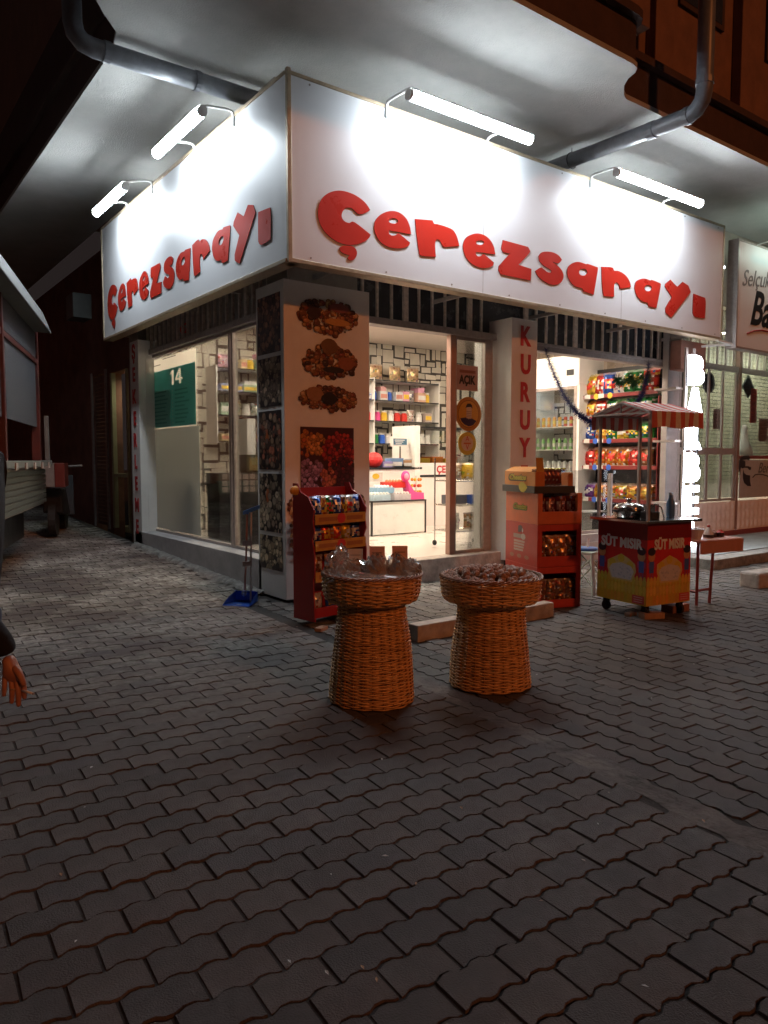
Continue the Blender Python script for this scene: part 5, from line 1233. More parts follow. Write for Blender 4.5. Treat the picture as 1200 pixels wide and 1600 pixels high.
# ------------------------------------------------------------------ boiled corn cart
cc = onZ(1009, 948, .12); CZ = R(-8); cw, cl = .56, .58; zb, zt = .12, .865
t = thing('corn_cart', 'red corn cart lettered SÜT MISIR with a striped awning', 'cart', (cc.x, cc.y, 0), CZ)
CR = (.55,.018,.016); CY = (.55,.33,.02)
m = MB(); m.box(0, 0, zb, cw, cl, zt-.02, col=CR); part('cabinet', m, m_card, t, bevel=.004)
m = MB(); m.box(-.06, -.05, zt-.018, cw+.08, cl+.05, zt+.006); part('steel_top', m, m_steel, t, bevel=.003)
for face in (0, 1):
    Mq = frame((-.0015, cl, zb), (0,-1,0), (0,0,1)) if face == 0 else frame((0, -.0015, zb), (1,0,0), (0,0,1)); Wd = cl if face == 0 else cw; m = MB(); hh = zt-.02-zb
    m.quad(Mq, 0, hh*.80, Wd, hh*.995, col=(.22,.012,.014)); m.quad(Mq, 0, 0, Wd, hh*.30, col=CY)
    for r_ in range(3):
        for i in range(14):
            x = (i+.5)*Wd/14; m.disc(Mq, x, hh*(.05+.115*r_)+.01, Wd/30, hh*.062, z=.0006+.0002*r_, n=10, col=tuple(q*random.uniform(.85, 1.15) for q in ((.62,.40,.05) if r_ else (.60,.30,.03))))
    # corn cobs and white tub badge
    m.add([(Wd*.22,hh*.40,.002),(Wd*.30,hh*.27,.002),(Wd*.72,hh*.27,.002),(Wd*.80,hh*.40,.002),(Wd*.78,hh*.49,.002),(Wd*.66,hh*.55,.002),(Wd*.50,hh*.60,.002),(Wd*.33,hh*.54,.002),(Wd*.22,hh*.50,.002)], [(0,1,2,3,4,5,6,7,8)], M=Mq, col=(.60,.44,.16))
    for a, b in ((.32,.48),(.50,.545),(.68,.47)): m.disc(Mq, Wd*a, hh*b, Wd*.07, hh*.05, z=.0026, col=(.60,.42,.04))
    m.add([(Wd*.26,hh*.40,.003),(Wd*.32,hh*.29,.003),(Wd*.70,hh*.29,.003),(Wd*.76,hh*.40,.003),(Wd*.70,hh*.46,.003),(Wd*.5,hh*.49,.003),(Wd*.32,hh*.46,.003)], [(0,1,2,3,4,5,6)], M=Mq, col=(.55,.52,.52))
    for i in range(14): m.disc(Mq, Wd*random.uniform(.32,.7), hh*random.uniform(.31,.43), .012, .010, z=.0034+i*.00002, n=7, col=(.42,.42,.46))
    for kx in (.10, .90):      # two plain children's figures in caps
        m.disc(Mq, Wd*kx, hh*.60, Wd*.075, hh*.065, z=.002, n=14, col=(.50,.24,.10)); m.disc(Mq, Wd*kx, hh*.66, Wd*.085, hh*.05, z=.0024, n=14, col=(.03,.02,.03))
        m.quad(Mq, Wd*(kx-.05), hh*.40, Wd*(kx+.05), hh*.54, z=.002, col=(.06,.10,.35)); m.quad(Mq, Wd*(kx-.08), hh*.46, Wd*(kx-.055), hh*.53, z=.002, col=(.45,.05,.15)); m.quad(Mq, Wd*(kx+.055), hh*.46, Wd*(kx+.08), hh*.53, z=.002, col=(.45,.05,.15))
        m.quad(Mq, Wd*(kx-.045), hh*.34, Wd*(kx-.01), hh*.40, z=.002, col=(.35,.04,.1)); m.quad(Mq, Wd*(kx+.01), hh*.34, Wd*(kx+.045), hh*.40, z=.002, col=(.35,.04,.1))
    m.quad(Mq, Wd*.74, .012, Wd*.97, .085, z=.004, col=(.55,.06,.05))
    for i in range(3): m.quad(Mq, Wd*.77, .025+i*.02, Wd*.94, .032+i*.02, z=.0045, col=(.60,.35,.3))
    part('printed_wrap', m, m_print, t)
    Mt = rootm(t) @ (frame((-.004, cl/2, zb+hh*.685), (0,-1,0), (0,0,1)) if face == 0 else frame((cw*.5, -.004, zb+hh*.685), (1,0,0), (0,0,1)))
    text('lettering', 'SÜT MISIR', Mt, m_white, t, size=.12, ext=.001, bold=.005, width=Wd*.84 if face == 0 else Wd*.7)
for a, b in ((.06,.06),(cw-.06,.06),(.06,cl-.06),(cw-.06,cl-.06)):
    m = MB(); m.tube([(a-.014, b, .045), (a+.014, b, .045)], .045, 14); m.box(a-.025, b-.02, .06, a-.016, b+.02, .12); m.box(a+.016, b-.02, .06, a+.025, b+.02, .12); part('wheel', m, m_rubber, t)
ze = 1.80
for a, b in ((.0,.0),(.0,cl),(cw*.92,cl),(cw*.92,.0)):
    if (a, b) == (cw*.92, .0): continue
    m = MB(); m.box(a-.012, b-.012, zt+.007, a+.012, b+.012, ze); part('post', m, m_frame, t)
m = MB(); ax0, ax1, ay0, ay1, ar = -.05, cw+.03, -.05, cl+.05, 1.90
for y in (ay0, ay1): m.box(ax0, y-.008, ze-.008, ax1, y+.008, ze+.008)
for x in (ax0, ax1): m.box(x-.008, ay0, ze-.007, x+.008, ay1, ze+.007)
m.tube([(ax0, (ay0+ay1)/2, ze), (ax0, (ay0+ay1)/2, ar)], .008, 6); m.tube([(ax0, ay0, ze), (ax0, (ay0+ay1)/2, ar), (ax0, ay1, ze)], .008, 6); m.tube([(ax1, ay0, ze), (ax1, (ay0+ay1)/2, ar), (ax1, ay1, ze)], .008, 6)
part('awning_frame', m, m_frame, t)
m = MB(); ns = 11; ymid = (ay0+ay1)/2
def sag(u, v): return -.012*math.sin(math.pi*u)*math.sin(math.pi*v)
for i in range(ns):
    c = (.58,.13,.11) if i % 2 == 0 else (.70,.64,.58); xa_, xb_ = ax0+(ax1-ax0)*i/ns, ax0+(ax1-ax0)*(i+1)/ns
    for (ya, yb_, za, zb2) in ((ay0-.01, ymid, ze+.012, ar+.012), (ymid, ay1+.01, ar+.012, ze+.012)):
        K = 4
        for k in range(K):
            u0, u1 = k/K, (k+1)/K
            P4 = [(xa_, ya+(yb_-ya)*u0, za+(zb2-za)*u0+sag(i/ns, u0)), (xb_, ya+(yb_-ya)*u0, za+(zb2-za)*u0+sag((i+1)/ns, u0)), (xb_, ya+(yb_-ya)*u1, za+(zb2-za)*u1+sag((i+1)/ns, u1)), (xa_, ya+(yb_-ya)*u1, za+(zb2-za)*u1+sag(i/ns, u1))]
            m.add(P4, [(0,1,2,3)], col=c)
    for y, sg in ((ay0-.011, -1), (ay1+.011, 1)):
        w1 = .012*math.sin(i*1.3)*sg; w2 = .012*math.sin((i+1)*1.3)*sg
        m.add([(xa_, y, ze+.012), (xb_, y, ze+.012), (xb_, y+w2-.01*sg*0, ze-.125+.008*math.sin(i)), (xa_, y+w1, ze-.125+.008*math.sin(i-1))], [(0,1,2,3)], col=c)
part('striped_canopy', m, m_fabric, t)
# pot and pan on the cart
Mr = rootm(t)
p = Mr @ Vector((.13, .34, zt+.007))
q = thing('cooking_pot', 'domed steel pot with a black handle on the corn cart', 'pot', p)
m = MB(); m.lathe([(.10,0),(.135,.01),(.14,.07),(.145,.075)], 24); part('pot_body', m, m_steel, q, smooth=True); m = MB(); m.lathe([(.145,.076),(.125,.105),(.08,.128),(.02,.137),(.018,.15),(.03,.165),(.028,.175)], 24); part('lid', m, m_steel, q, smooth=True)
m = MB(); m.tube([(-.14,-.02,.06),(-.18,-.03,.07),(-.18,.03,.07),(-.14,.02,.06)], .009, 6); m.tube([(-.13,-.07,.09),(-.04,-.16,.04),(.06,-.17,.03)], .006, 6); part('handle', m, m_black, q)
p = Mr @ Vector((.16, .12, zt+.007)); q = thing('small_pan', 'small dark pan standing in front of the domed pot', 'pan', p)
m = MB(); m.lathe([(.07,0),(.08,.005),(.08,.065),(.074,.065),(.072,.01)], 20); part('pan_body', m, m_black, q); m = MB(); m.tube([(.03,.05,.05),(.10,.02,.13),(.14,-.02,.10),(.155,-.04,.0)], .007, 8); part('chrome_hook', m, m_steel, q, smooth=True)
p = Mr @ Vector((cw-.02, .22, zt+.007)); q = thing('blue_bottle', 'blue plastic bottle at the right end of the cart top', 'bottle', p)
m = MB(); m.lathe([(.035,0),(.038,.01),(.038,.13),(.02,.17),(.018,.20)], 14, col=(.06,.16,.33)); part('bottle_body', m, m_plastic, q, smooth=True); m = MB(); m.lathe([(.02,.201),(.02,.225)], 12, col=(.3,.4,.5)); part('cap', m, m_plastic, q)
# bricks and scraps under the cart
for i, (px, py, w, l, h, rz, c) in enumerate(((1018, 966, .20, .10, .055, -.25, 0), (1055, 955, .24, .13, .07, .1, 1), (985, 962, .10, .06, .03, .2, 0))):
    p = onZ(px, py); m = MB(); m.box(-w/2, -l/2, 0, w/2, l/2, h); o = part('loose_brick', m, m_wood if c == 0 else m_darkwall, bevel=.005); o.location = (p.x, p.y, 0); o.rotation_euler.z = rz+R(-10)
    tag(o, ['pale wooden block wedged under the front corner of the corn cart','dark red brick under the right side of the corn cart','smallest scrap of wood under the left edge of the corn cart'][i], 'block')

# ------------------------------------------------------------------ plastic stool and folding table
p = onZ(927, 926); t = thing('plastic_stool', 'pale green plastic stool with crossed side ribs behind the carton stack', 'stool', (p.x, p.y+.1, 0), .2)
m_stool = mat('pale_green_plastic', (.38,.46,.40), .4)
hs, tp, bt = .44, .13, .18
m = MB(); m.box(-tp-.015, -tp-.015, hs-.03, tp+.015, tp+.015, hs); part('seat', m, m_stool, t, bevel=.008)
for a in (-1, 1):
    for b in (-1, 1):
        m = MB(); m.tube([(a*bt, b*bt, 0), (a*tp, b*tp, hs-.03)], .020, 6); part('leg', m, m_stool, t)
for a in (-1, 1):
    m = MB(); m.tube([(a*bt*.95, -bt*.95, .07), (a*tp, tp, hs-.06)], .010, 6); m.tube([(a*bt*.95, bt*.95, .07), (a*tp, -tp, hs-.06)], .010, 6); m.tube([(-bt*.95, a*bt*.95, .07), (tp, a*tp, hs-.06)], .010, 6); m.tube([(bt*.95, a*bt*.95, .07), (-tp, a*tp, hs-.06)], .010, 6); part('cross_rib', m, m_stool, t)
m = MB(); m.lathe([(.10,0),(.12,.012),(.115,.03)], 18, col=(.04,.12,.35)); m.tube([(.02,.0,.03),(.05,.01,.12)], .012, 8, col=WHI); o = part('blue_dish', m, m_plastic); o.location = (p.x, p.y+.1, hs+.001); tag(o, 'blue dish with a white handle on the plastic stool', 'dish')

tz = .0; q0 = onZ(1088, 946); t = thing('wooden_table', 'small pink brown table with reddish legs beside the corn cart', 'table', (q0.x, q0.y, 0), R(-8))
fwd = q0.x*fw.x+q0.y*fw.y
m_tab = mat('pink_brown_board', (.48,.21,.15), .5, var=.12); m_leg = mat('dark_red_leg', (.22,.05,.045), .5, var=.2)
zt1 = .63
m = MB(); m.box(-.03, -.04, zt1-.022, .60, .36, zt1); part('tabletop', m, m_tab, t, bevel=.003)
m = MB(); m.box(-.025, -.052, zt1-.13, .60, -.040, zt1-.003); part('front_apron', m, m_tab, t, bevel=.002)
for a, b, a2, b2 in ((0,0,.0,.0),(.21,.02,.25,.02),(.0,.30,.0,.30),(.25,.32,.21,.32)):
    m = MB(); m.tube([(a, b, 0), (a2, b2, zt1-.025)], .018, 4); part('leg', m, m_leg, t)
for pts in ([(.0,0,.14),(.21,.02,.14)], [(0,0,.13),(0,.30,.13)], [(0,.30,.13),(.25,.32,.13)]):
    m = MB(); m.tube(pts, .013, 4); part('stretcher', m, m_leg, t)
Mr = rootm(t)
def on_table(name, label, cat, loc, mb, mt, **k):
    o = part(name, mb, mt, **k); o.location = Mr @ Vector(loc); return tag(o, label, cat)
m = MB(); m.lathe([(.06,0),(.085,.09),(.09,.10),(.082,.10),(.055,.01)], 20, col=(.62,.64,.66)); on_table('white_bowl', 'white plastic bowl at the left end of the wooden table', 'bowl', (.07, .10, zt1+.001), m, m_plastic)
m = MB(); m.lathe([(.05,0),(.05,.03)], 14, col=(.03,.012,.01)); m.lathe([(.05,.031),(.044,.05),(.018,.10)], 14, col=(.55,.5,.45)); m.lathe([(.015,.101),(.017,.115),(.012,.125)], 10, col=(.35,.03,.02)); on_table('sauce_bottle', 'cone shaped sauce bottle with a red cap on the wooden table', 'bottle', (.30, .12, zt1+.001), m, m_plastic)
for i in range(2):
    m = MB(); m.lathe([(.04,0),(.04,.045)], 12, col=(.05,.015,.012)); m.lathe([(.041,.046),(.02,.062),(.018,.07)], 12, col=(.45,.05,.04) if i else (.5,.35,.3)); on_table('spice_jar', ['low spice jar with a pale lid next to the sauce bottle','low spice jar with a red lid at the right of the trio'][i], 'jar', (.39+i*.07, .14-.03*i, zt1+.001), m, m_plastic)

# ------------------------------------------------------------------ dustpan and broom leaning by the pillar
p = onZ(372, 950); t = thing('dustpan', 'blue long handled dustpan lying open on the paving by the corner pillar', 'dustpan', (p.x, p.y+.05, gz(3, 6.5)+.004), R(-52)); BP = (.03,.12,.55)
m = MB(); w = .14; L = .24
vs = [(-w,0,0),(w,0,0),(w*.85,L,0.01),(-w*.85,L,.01),(-w,0,.012),(w,0,.012),(w*.9,L*.5,.07),(-w*.9,L*.5,.07),(w*.85,L,.10),(-w*.85,L,.10)]
m.add(vs, [(3,2,1,0),(0,1,2,3),(1,2,8,6),(1,6,8,2),(0,7,9,3),(0,3,9,7),(2,3,9,8),(3,2,8,9)], col=BP); m.add([(-w*.85,L,.10),(w*.85,L,.10),(w*.8,L*.65,.12),(-w*.8,L*.65,.12)], [(0,1,2,3),(3,2,1,0)], col=BP); m.disc(Matrix.Translation((0,.07,.004)), 0, 0, .03, .02, col=(.3,.4,.6)); part('pan', m, m_plastic, t)
m = MB(); m.tube([(0,L*.8,.08),(.01,L*.9,.45),(.015,L*1.0,.86)], .010, 8, col=(.35,.16,.13)); part('pan_handle', m, m_plastic, t); 
m = MB(); m.tube([(.015,L,.86),(.02,L,.90)], .014, 8, col=BP); m.sphere((.0,L*.75,.09), .03, 8, 6, col=(.25,.35,.55)); part('handle_grip', m, m_plastic, t)
t2b = thing('broom', 'upturned blue brush broom standing behind the dustpan', 'broom', (p.x+.10+rt.x*.10, p.y+.16+rt.y*.10, gz(3, 6.6)), R(-30))
m = MB(); m.tube([(0,0,0),(.015,.02,.88)], .009, 8, col=(.40,.40,.38)); part('broom_handle', m, m_plastic, t2b)
m = MB(); m.add([(-.06,-.02,.86),(.10,-.02,.92),(.10,.02,.92),(-.06,.02,.86),(-.06,-.02,.895),(.10,-.02,.955),(.10,.02,.955),(-.06,.02,.895)], [(0,3,2,1),(4,5,6,7),(0,1,5,4),(1,2,6,5),(2,3,7,6),(3,0,4,7)], col=(.03,.14,.5)); part('broom_head', m, m_plastic, t2b)
for z, c in ((.56,(.42,.36,.34)),(.36,(.40,.36,.34))):
    m = MB(); m.box(-.07, -.012, z, .02, -.002, z+.05, col=c); part('clip', m, m_plastic, t2b)
# litter
m = MB()
for i in range(70):
    px, py = random.uniform(20, 1180), random.choice([random.uniform(880, 1100), random.uniform(1000, 1580)]); q = onZ(px, py)
    if q.x > 3.45 and q.y > 6.2: continue
    a = random.uniform(0, 6); s_ = random.uniform(.003, .008); z = gz(q.x, q.y)+.004; c = random.choice([(.5,.48,.44),(.35,.3,.25),(.4,.2,.08),(.55,.55,.55)])
    ux, uy = math.cos(a)*s_*1.8, math.sin(a)*s_*1.8; m.add([(q.x-ux, q.y-uy, z), (q.x+uy*.4, q.y-ux*.4, z+.003), (q.x+ux, q.y+uy, z+.001), (q.x-uy*.4, q.y+ux*.4, z+.002)], [(0,1,2,3)], col=c)
o = part('litter', m, m_card); o['kind'] = 'stuff'; o['label'] = 'tiny scraps of paper and leaf scattered over the paving'; o['category'] = 'litter'

# ------------------------------------------------------------------ barber shop next door
bb = thing('barber_shop', 'barber shop front next door with barred door and quilted lower panels', 'shop', (11, 6.5, 0))
bx0 = xe1+.08; yb_ = 6.55
m = MB(); m.box(bx0, 6.5, -.02, 22, 8.7, .12); part('shop_floor', m, m_floor, bb, world=True)
m = MB(); m.box(11.2, 8.5, .1, 22, 8.7, 4.0); m.box(11.16, 6.8, .1, 11.2, 8.7, 4.0); m.box(11.2, 6.8, 3.9, 22, 8.7, 4.0); part('inner_walls', m, m_ceil, bb, world=True)
rn = random.Random(4); m = MB(); k = 0
m.add([(0,0,0),(10,0,0),(10,2.9,0),(0,2.9,0)], [(0,1,2,3)], col=(.10,.09,.06))
for j in range(36):
    x = -.2*rn.random()
    while x < 10:
        w = rn.uniform(.14, .4); k += 1; c = rn.uniform(.42, .58); m.add([(max(0, x), j*.08, .001+.0001*(k % 7)), (min(10, x+w-.012), j*.08+rn.uniform(0, .01), .001+.0001*(k % 7)), (min(10, x+w-.012), j*.08+.062+rn.uniform(0, .012), .001+.0001*(k % 7)), (max(0, x), j*.08+.07, .001+.0001*(k % 7))], [(0,1,2,3)], col=(c, c*.97, c*.72)); x += w
part('slate_wallpaper', place(m, FR(11.21, 8.49, .9)), m_stonepaper, bb, world=True)
# front: posts
def post(px, w=.05): return onY(px, 650, yb_).x
xp = [bx0+.05, onY(1153, 640, yb_).x, onY(1153, 640, yb_).x+2.2]
m_bf = mat('brown_frame', (.30,.19,.15), .5, metal=.2)
for xx in (bx0-.05, xp[1]-.06, xp[2]): m = MB(); m.box(xx, yb_-.04, .21, xx+.08, yb_+.04, 3.9); part('frame_post', m, m_bf, bb, world=True, bevel=.003)
zl = onY(1120, 578, yb_).z
m = MB(); m.box(bx0+.03, yb_-.03, zl, xp[1]-.06, yb_+.03, zl+.09); m.box(xp[1]+.02, yb_-.03, zl, xp[2], yb_+.03, zl+.09); part('transom', m, m_grey, bb, world=True)
zm = onY(1120, 700, yb_).z; zs = onY(1175, 712, yb_).z; zq = onY(1175, 775, yb_).z
m = MB(); m.box(bx0+.03, yb_-.03, zm-.11, xp[1]-.06, yb_+.03, zm); m.box(bx0+.03, yb_-.03, zq-.05, xp[1]-.06, yb_+.03, zq-.01); part('door_rail', m, m_frame, bb, world=True, bevel=.003)
for i in range(5):
    x = bx0+.10+i*(xp[1]-bx0-.2)/4
    m = MB(); m.box(x-.022, yb_-.025, zm, x+.022, yb_+.0, zl); part('door_bar', m, m_frame, bb, world=True)
    m = MB(); m.box(x-.03, yb_-.025, zq-.01, x+.03, yb_+.0, zm-.11); part('door_bar', m, m_frame, bb, world=True)
for i in range(14):
    x = bx0+.15+i*.26
    m = MB(); m.box(x-.012, yb_-.025, zl+.09, x+.012, yb_, 3.9); part('transom_bar', m, m_frame, bb, world=True)
m = MB(); m.box(bx0+.03, yb_+.012, zq, xp[1]-.06, yb_+.018, 3.85); part('pane', m, m_glass, bb, world=True)
m = MB(); m.box(xp[1]+.02, yb_+.012, zs, xp[2], yb_+.018, 3.85); part('pane', m, m_glass, bb, world=True)
m = MB(); m.box(xp[1]+.02, yb_-.03, zs-.06, xp[2], yb_+.03, zs); part('sill', m, m_leg, bb, world=True)
# quilted panels
def quilt(x0, x1, z0, z1, step=.14):
    mb = MB(); nx = max(2, int((x1-x0)/step))*4; nz = max(2, int((z1-z0)/step))*4; vs = []
    for j in range(nz+1):
        for i in range(nx+1):
            b = abs(math.sin(math.pi*(i/4)))*abs(math.sin(math.pi*(j/4))); vs.append((x0+(x1-x0)*i/nx, yb_-.035-.018*b**.5, z0+(z1-z0)*j/nz))
    mb.add(vs, [(j*(nx+1)+i, j*(nx+1)+i+1, (j+1)*(nx+1)+i+1, (j+1)*(nx+1)+i) for j in range(nz) for i in range(nx)]); return mb
part('quilted_panel', quilt(bx0+.03, xp[1]-.06, .20, zq-.06), m_quilt, bb, world=True, smooth=True)
part('quilted_panel', quilt(xp[1]+.02, xp[2], .20, zq-.06), m_quilt, bb, world=True, smooth=True)
m = MB(); m.box(bx0, yb_-.06, -.02, 17, yb_+.03, .20); part('base_board', m, m_leg, bb, world=True)
m = MB(); m.box(xp[2]+.08, yb_, 0, 17, yb_+.2, 3.9); m.box(bx0, yb_, 3.9, 17, yb_+.2, 5.1); part('front_wall', m, m_wall, bb, world=True)
# poster with a bearded profile under the window
t = thing('barber_poster', 'grey poster of a bearded man in profile with script lettering below the barber window', 'poster', (xp[1], yb_-.04, 1))
x0 = xp[1]+.05; m = MB(); m.box(x0, yb_-.040, zq-.02, xp[2]-.02, yb_-.032, zs-.07, col=(.40,.39,.37)); part('board', m, m_card, t, world=True)
def bp(pts): 
    r = []
    for a, b in pts: q = onY(1130+a/17.14, 690+b/17.14, yb_-.042); r.append((q.x, q.z))
    return r
m = MB(); MI = frame((0, yb_-.0425, 0), (1,0,0), (0,0,1))
for pts in ([(430,900),(415,700),(425,500),(480,420),(560,375),(640,365),(700,390),(712,440),(700,510),(660,500),(640,480),(510,490),(590,520),(595,640),(580,665),(660,655),(750,690),(735,760),(690,760),(650,700),(560,700),(520,720),(470,690),(450,900)], [(540,740),(560,840),(620,890),(720,905),(715,1050),(745,1195),(650,1190),(560,1110),(530,1000),(525,880)]):
    m.prism(bp(pts), MI, d=.0015, col=(.035,.03,.035))
part('profile_print', m, m_print, t, world=True)
qq = onY(1130+1130/17.14, 690+830/17.14, yb_-.043); text('lettering', 'Berber', frame((qq.x+.12, yb_-.043, qq.z), (1,0,0), (0,0,1)), mat('grey_ink', (.10,.11,.10), .6), t, size=.26, ext=.001, shear=.35); 
m = MB(); pts = bp([(790,960),(850,890),(950,870),(1060,880),(1200,930),(1300,990)]); m.tube([(a, yb_-.043, b) for a, b in pts], .009, 5, col=(.05,.05,.05)); part('swoosh', m, m_print, t, world=True)
# signs / decals
for i, (px, py, w, h, c, lb, rot) in enumerate(((1109, 598, .13, .20, (.01,.012,.04), 'dark blue oval plaque hanging inside the barber door', 2), (1170, 604, .16, .16, (.02,.05,.045), 'dark green diamond hung inside the barber window', 1), (1178, 634, .11, .30, (.45,.07,.04), 'orange red notice stuck in the barber window', 0), (1193, 672, .16, .20, (.40,.27,.2), 'pale brown notice low in the barber window', 0), (1121, 655, .12, .17, (.24,.11,.10), 'brown square picture behind the barber door bars', 0))):
    q = onY(px, py, yb_+.03+(.2 if i == 4 else 0)); t = thing('window_notice', lb, 'notice', q); m = MB()
    if rot == 2: m.tube([(0,0,0),(0,.03,0)], .17, 20, col=c)
    elif rot == 1: m.add([(0,0,-.2),(.2,0,0),(0,0,.2),(-.2,0,0),(0,.02,-.2),(.2,.02,0),(0,.02,.2),(-.2,.02,0)], [(0,1,2,3),(7,6,5,4),(0,4,5,1),(1,5,6,2),(2,6,7,3),(3,7,4,0)], col=c)
    else:
        m.box(-w, 0, -h, w, .006, h, col=c)
        for k in range(4): m.box(-w*.6, -.002, h*(.6-.35*k), w*.6, -.0005, h*(.7-.35*k), col=tuple(min(1, x*1.4) for x in c))
    part('plate', m, m_card, t)
# mannequin-like white bottle (spray) in window
q = onY(1163, 690, 6.9); t = thing('white_bust', 'white draped display form in the corner of the barber window', 'display', (q.x, 6.9, zs)); m = MB(); m.lathe([(.16,0),(.14,.15),(.07,.3),(.05,.42),(.06,.5),(.03,.56)], 16); part('form', m, m_white, t, smooth=True)
# lights inside
for i, x in enumerate((12.4, 14.4, 16.6)):
    t = thing('ceiling_light', f'{["left","middle","right"][i]} ceiling light inside the barber shop', 'ceiling light', (x, 7.7, 3.86)); m = MB(); m.box(-.4,-.12,0,.4,.12,.03); part('housing', m, m_white, t); m = MB(); m.box(-.38,-.10,-.006,.38,.10,-.001); part('diffuser', m, m_bglow, t)
# step and kerbs in front
t = thing('barber_step', 'wide stone step with a grey mat in front of the barber shop', 'step', (12, 5.8, 0))
qa = onZ(1085, 884, .12); qb = onZ(1163, 897, .12)
m = MB(); m.box(8.9, 4.95, -.02, 14.5, 6.44, .13); part('step_slab', m, m_cement, t, world=True, bevel=.01); m = MB(); m.box(9.3, 5.2, .131, 13, 6.2, .14); part('mat', m, mat('grey_mat', (.22,.24,.24), .8, var=.2), t, world=True)
t = thing('street_kerb', 'rounded kerb block with a brown face at the right edge of the paving', 'kerb', (7.9, 4.1, 0)); m = MB(); ka = onZ(1160, 926); m.box(0, -.12, -.02, 1.6, .12, .17); part('kerb_stone', m, m_step, t, bevel=.03); t.location = (8.0, 4.05, 0); t.rotation_euler.z = R(-6)
# BARBER lit letters
x0 = onY(1067, 600, 6.0).x; x1 = onY(1092, 600, 6.0).x
t = thing('blade_sign', 'glowing white vertical BARBER letters on the column between the shops', 'sign', (x0, 6.0, 0))
fd = x0*fw.x+6.0*fw.y
for i, ch in enumerate('BARBER'):
    pyc = 577+i*50.3; zc = onY(1078-i*2.2, pyc, 6.0); 
    mb = textmb(ch, size=.5, ext=.03, bold=.020, width=.34, height=.42); mb.v = [(v[0], v[1], v[2]) for v in mb.v]
    part('letter', place(mb, FR(onY(1083-i*2.2, pyc, 6.0).x, 5.98, onY(1083, pyc, 6.0).z-.21)), m_barber, t, world=True)
    mb = textmb(ch, size=.5, ext=.004, bold=.024, width=.35, height=.43); part('letter_glow_block', place(mb, FR(onY(1083-i*2.2, pyc, 6.0).x, 5.992, onY(1083, pyc, 6.0).z-.215)), m_black, t, world=True)  # black backing added to keep the letters' glow out of the window reflection
m = MB(); zz0 = onY(1075, 850, 6.0).z; m.box(x0+.06, 6.0, zz0, x0+.12, 6.03, 3.0); m.box(x0+.28, 6.0, zz0, x0+.31, 6.03, 3.0)
for z in (.75, 1.65, 2.4): m.box(x0-.12, 6.03, z, x0+.1, 6.38, z+.03)
part('mounting_rail', m, m_grey, t, world=True)
m = MB(); xx = onY(1082, 760, 5.95).x; m.tube([(xx+.04, 5.93, 2.1), (xx+.06, 5.92, 1.7), (xx+.02, 5.93, 1.2), (xx, 5.93, .6), (xx-.02, 5.95, .2)], .012, 6); part('cable', m, m_black, t, world=True)
# sign of the barber
xs0 = onY(1153, 450, YS).x; zb0 = onY(1153, 541, YS).z; zt0 = onY(1153, 375, YS).z
t = thing('shop_sign', 'white barber sign at the right edge with grey script above bold black lettering', 'sign', (xs0, YS, zb0))
m = MB(); m.box(xs0, YS, zb0, xs0+3.6, YS+.14, zt0); part('sign_sheet', m, m_sign, t, world=True)
m = MB(); m.box(xs0-.03, YS-.01, zb0-.03, xs0-.001, YS+.15, zt0+.03); m.box(xs0, YS-.01, zb0-.03, xs0+3.6, YS+.15, zb0-.001); m.box(xs0, YS-.01, zt0+.001, xs0+3.6, YS+.15, zt0+.03); part('sign_trim', m, m_frame, t, world=True)
def sp_(px, py): q = onY(px, py, YS-.003); return q.x, q.z
a = sp_(1159, 446); text('lettering', 'Selçuk', frame((a[0], YS-.003, a[1]), (1,0,.10), (-.1,0,1)), mat('grey_script', (.22,.21,.22), .5), t, size=.34, ext=.002, shear=.4, align='LEFT', hscale=.95)
a = sp_(1171, 505); text('lettering', 'Barber', frame((a[0], YS-.003, a[1]), (1,0,0), (0,0,1)), m_black, t, size=.72, ext=.002, shear=.35, bold=.015, align='LEFT', hscale=.85)
m = MB(); m.tube([(sp_(px, py)[0], YS-.004, sp_(px, py)[1]) for px, py in ((1167,521),(1178,517),(1190,516),(1204,519))], .014, 5, col=(.40,.05,.05)); part('swoosh', m, m_print, t, world=True)
m = MB(); a = onY(1095, 545, YS); m.tube([(xs0-.02, YS+.05, zb0+.03), (xs0-.35, 6.45, zb0+.02)], .018, 6); m.tube([(xs0-.02, YS+.05, zb0+.03), (xs0-.75, YS+.2, zb0+.12)], .018, 6); part('support_arm', m, m_whitegl, t, world=True)
t = thing('sign_lamp', 'lamp shining on the barber sign at the right edge of the view', 'lamp', (xs0+1, 5.4, 4.5)); m = MB(); m.tube([(xs0+.35, 5.4, 4.60), (xs0+1.8, 5.4, 4.60)], .04, 12); part('tube', m, mat('barber_tube_glow', (.9,.9,.9), emit=(.75,1,.88), es=11, var=0), t, world=True); m = MB(); m.tube([(xs0+.5, 5.42, 4.64), (xs0+.5, YS-.01, zt0+.02)], .01, 6); part('arm', m, m_whitegl, t, world=True)
for i, (px, py) in enumerate(((1129, 418),)):
    q = onY(px, py, 6.3); t = thing('bulb', 'small bare bulb glowing between the two shop signs', 'bulb', q); m = MB(); m.sphere((0,0,0), .035, 10, 8); part('glass', m, m_bulb, t, smooth=True); m = MB(); m.tube([(0,0,.03),(0,0,.09),(0,.25,.12)], .012, 6); part('holder', m, m_black, t)

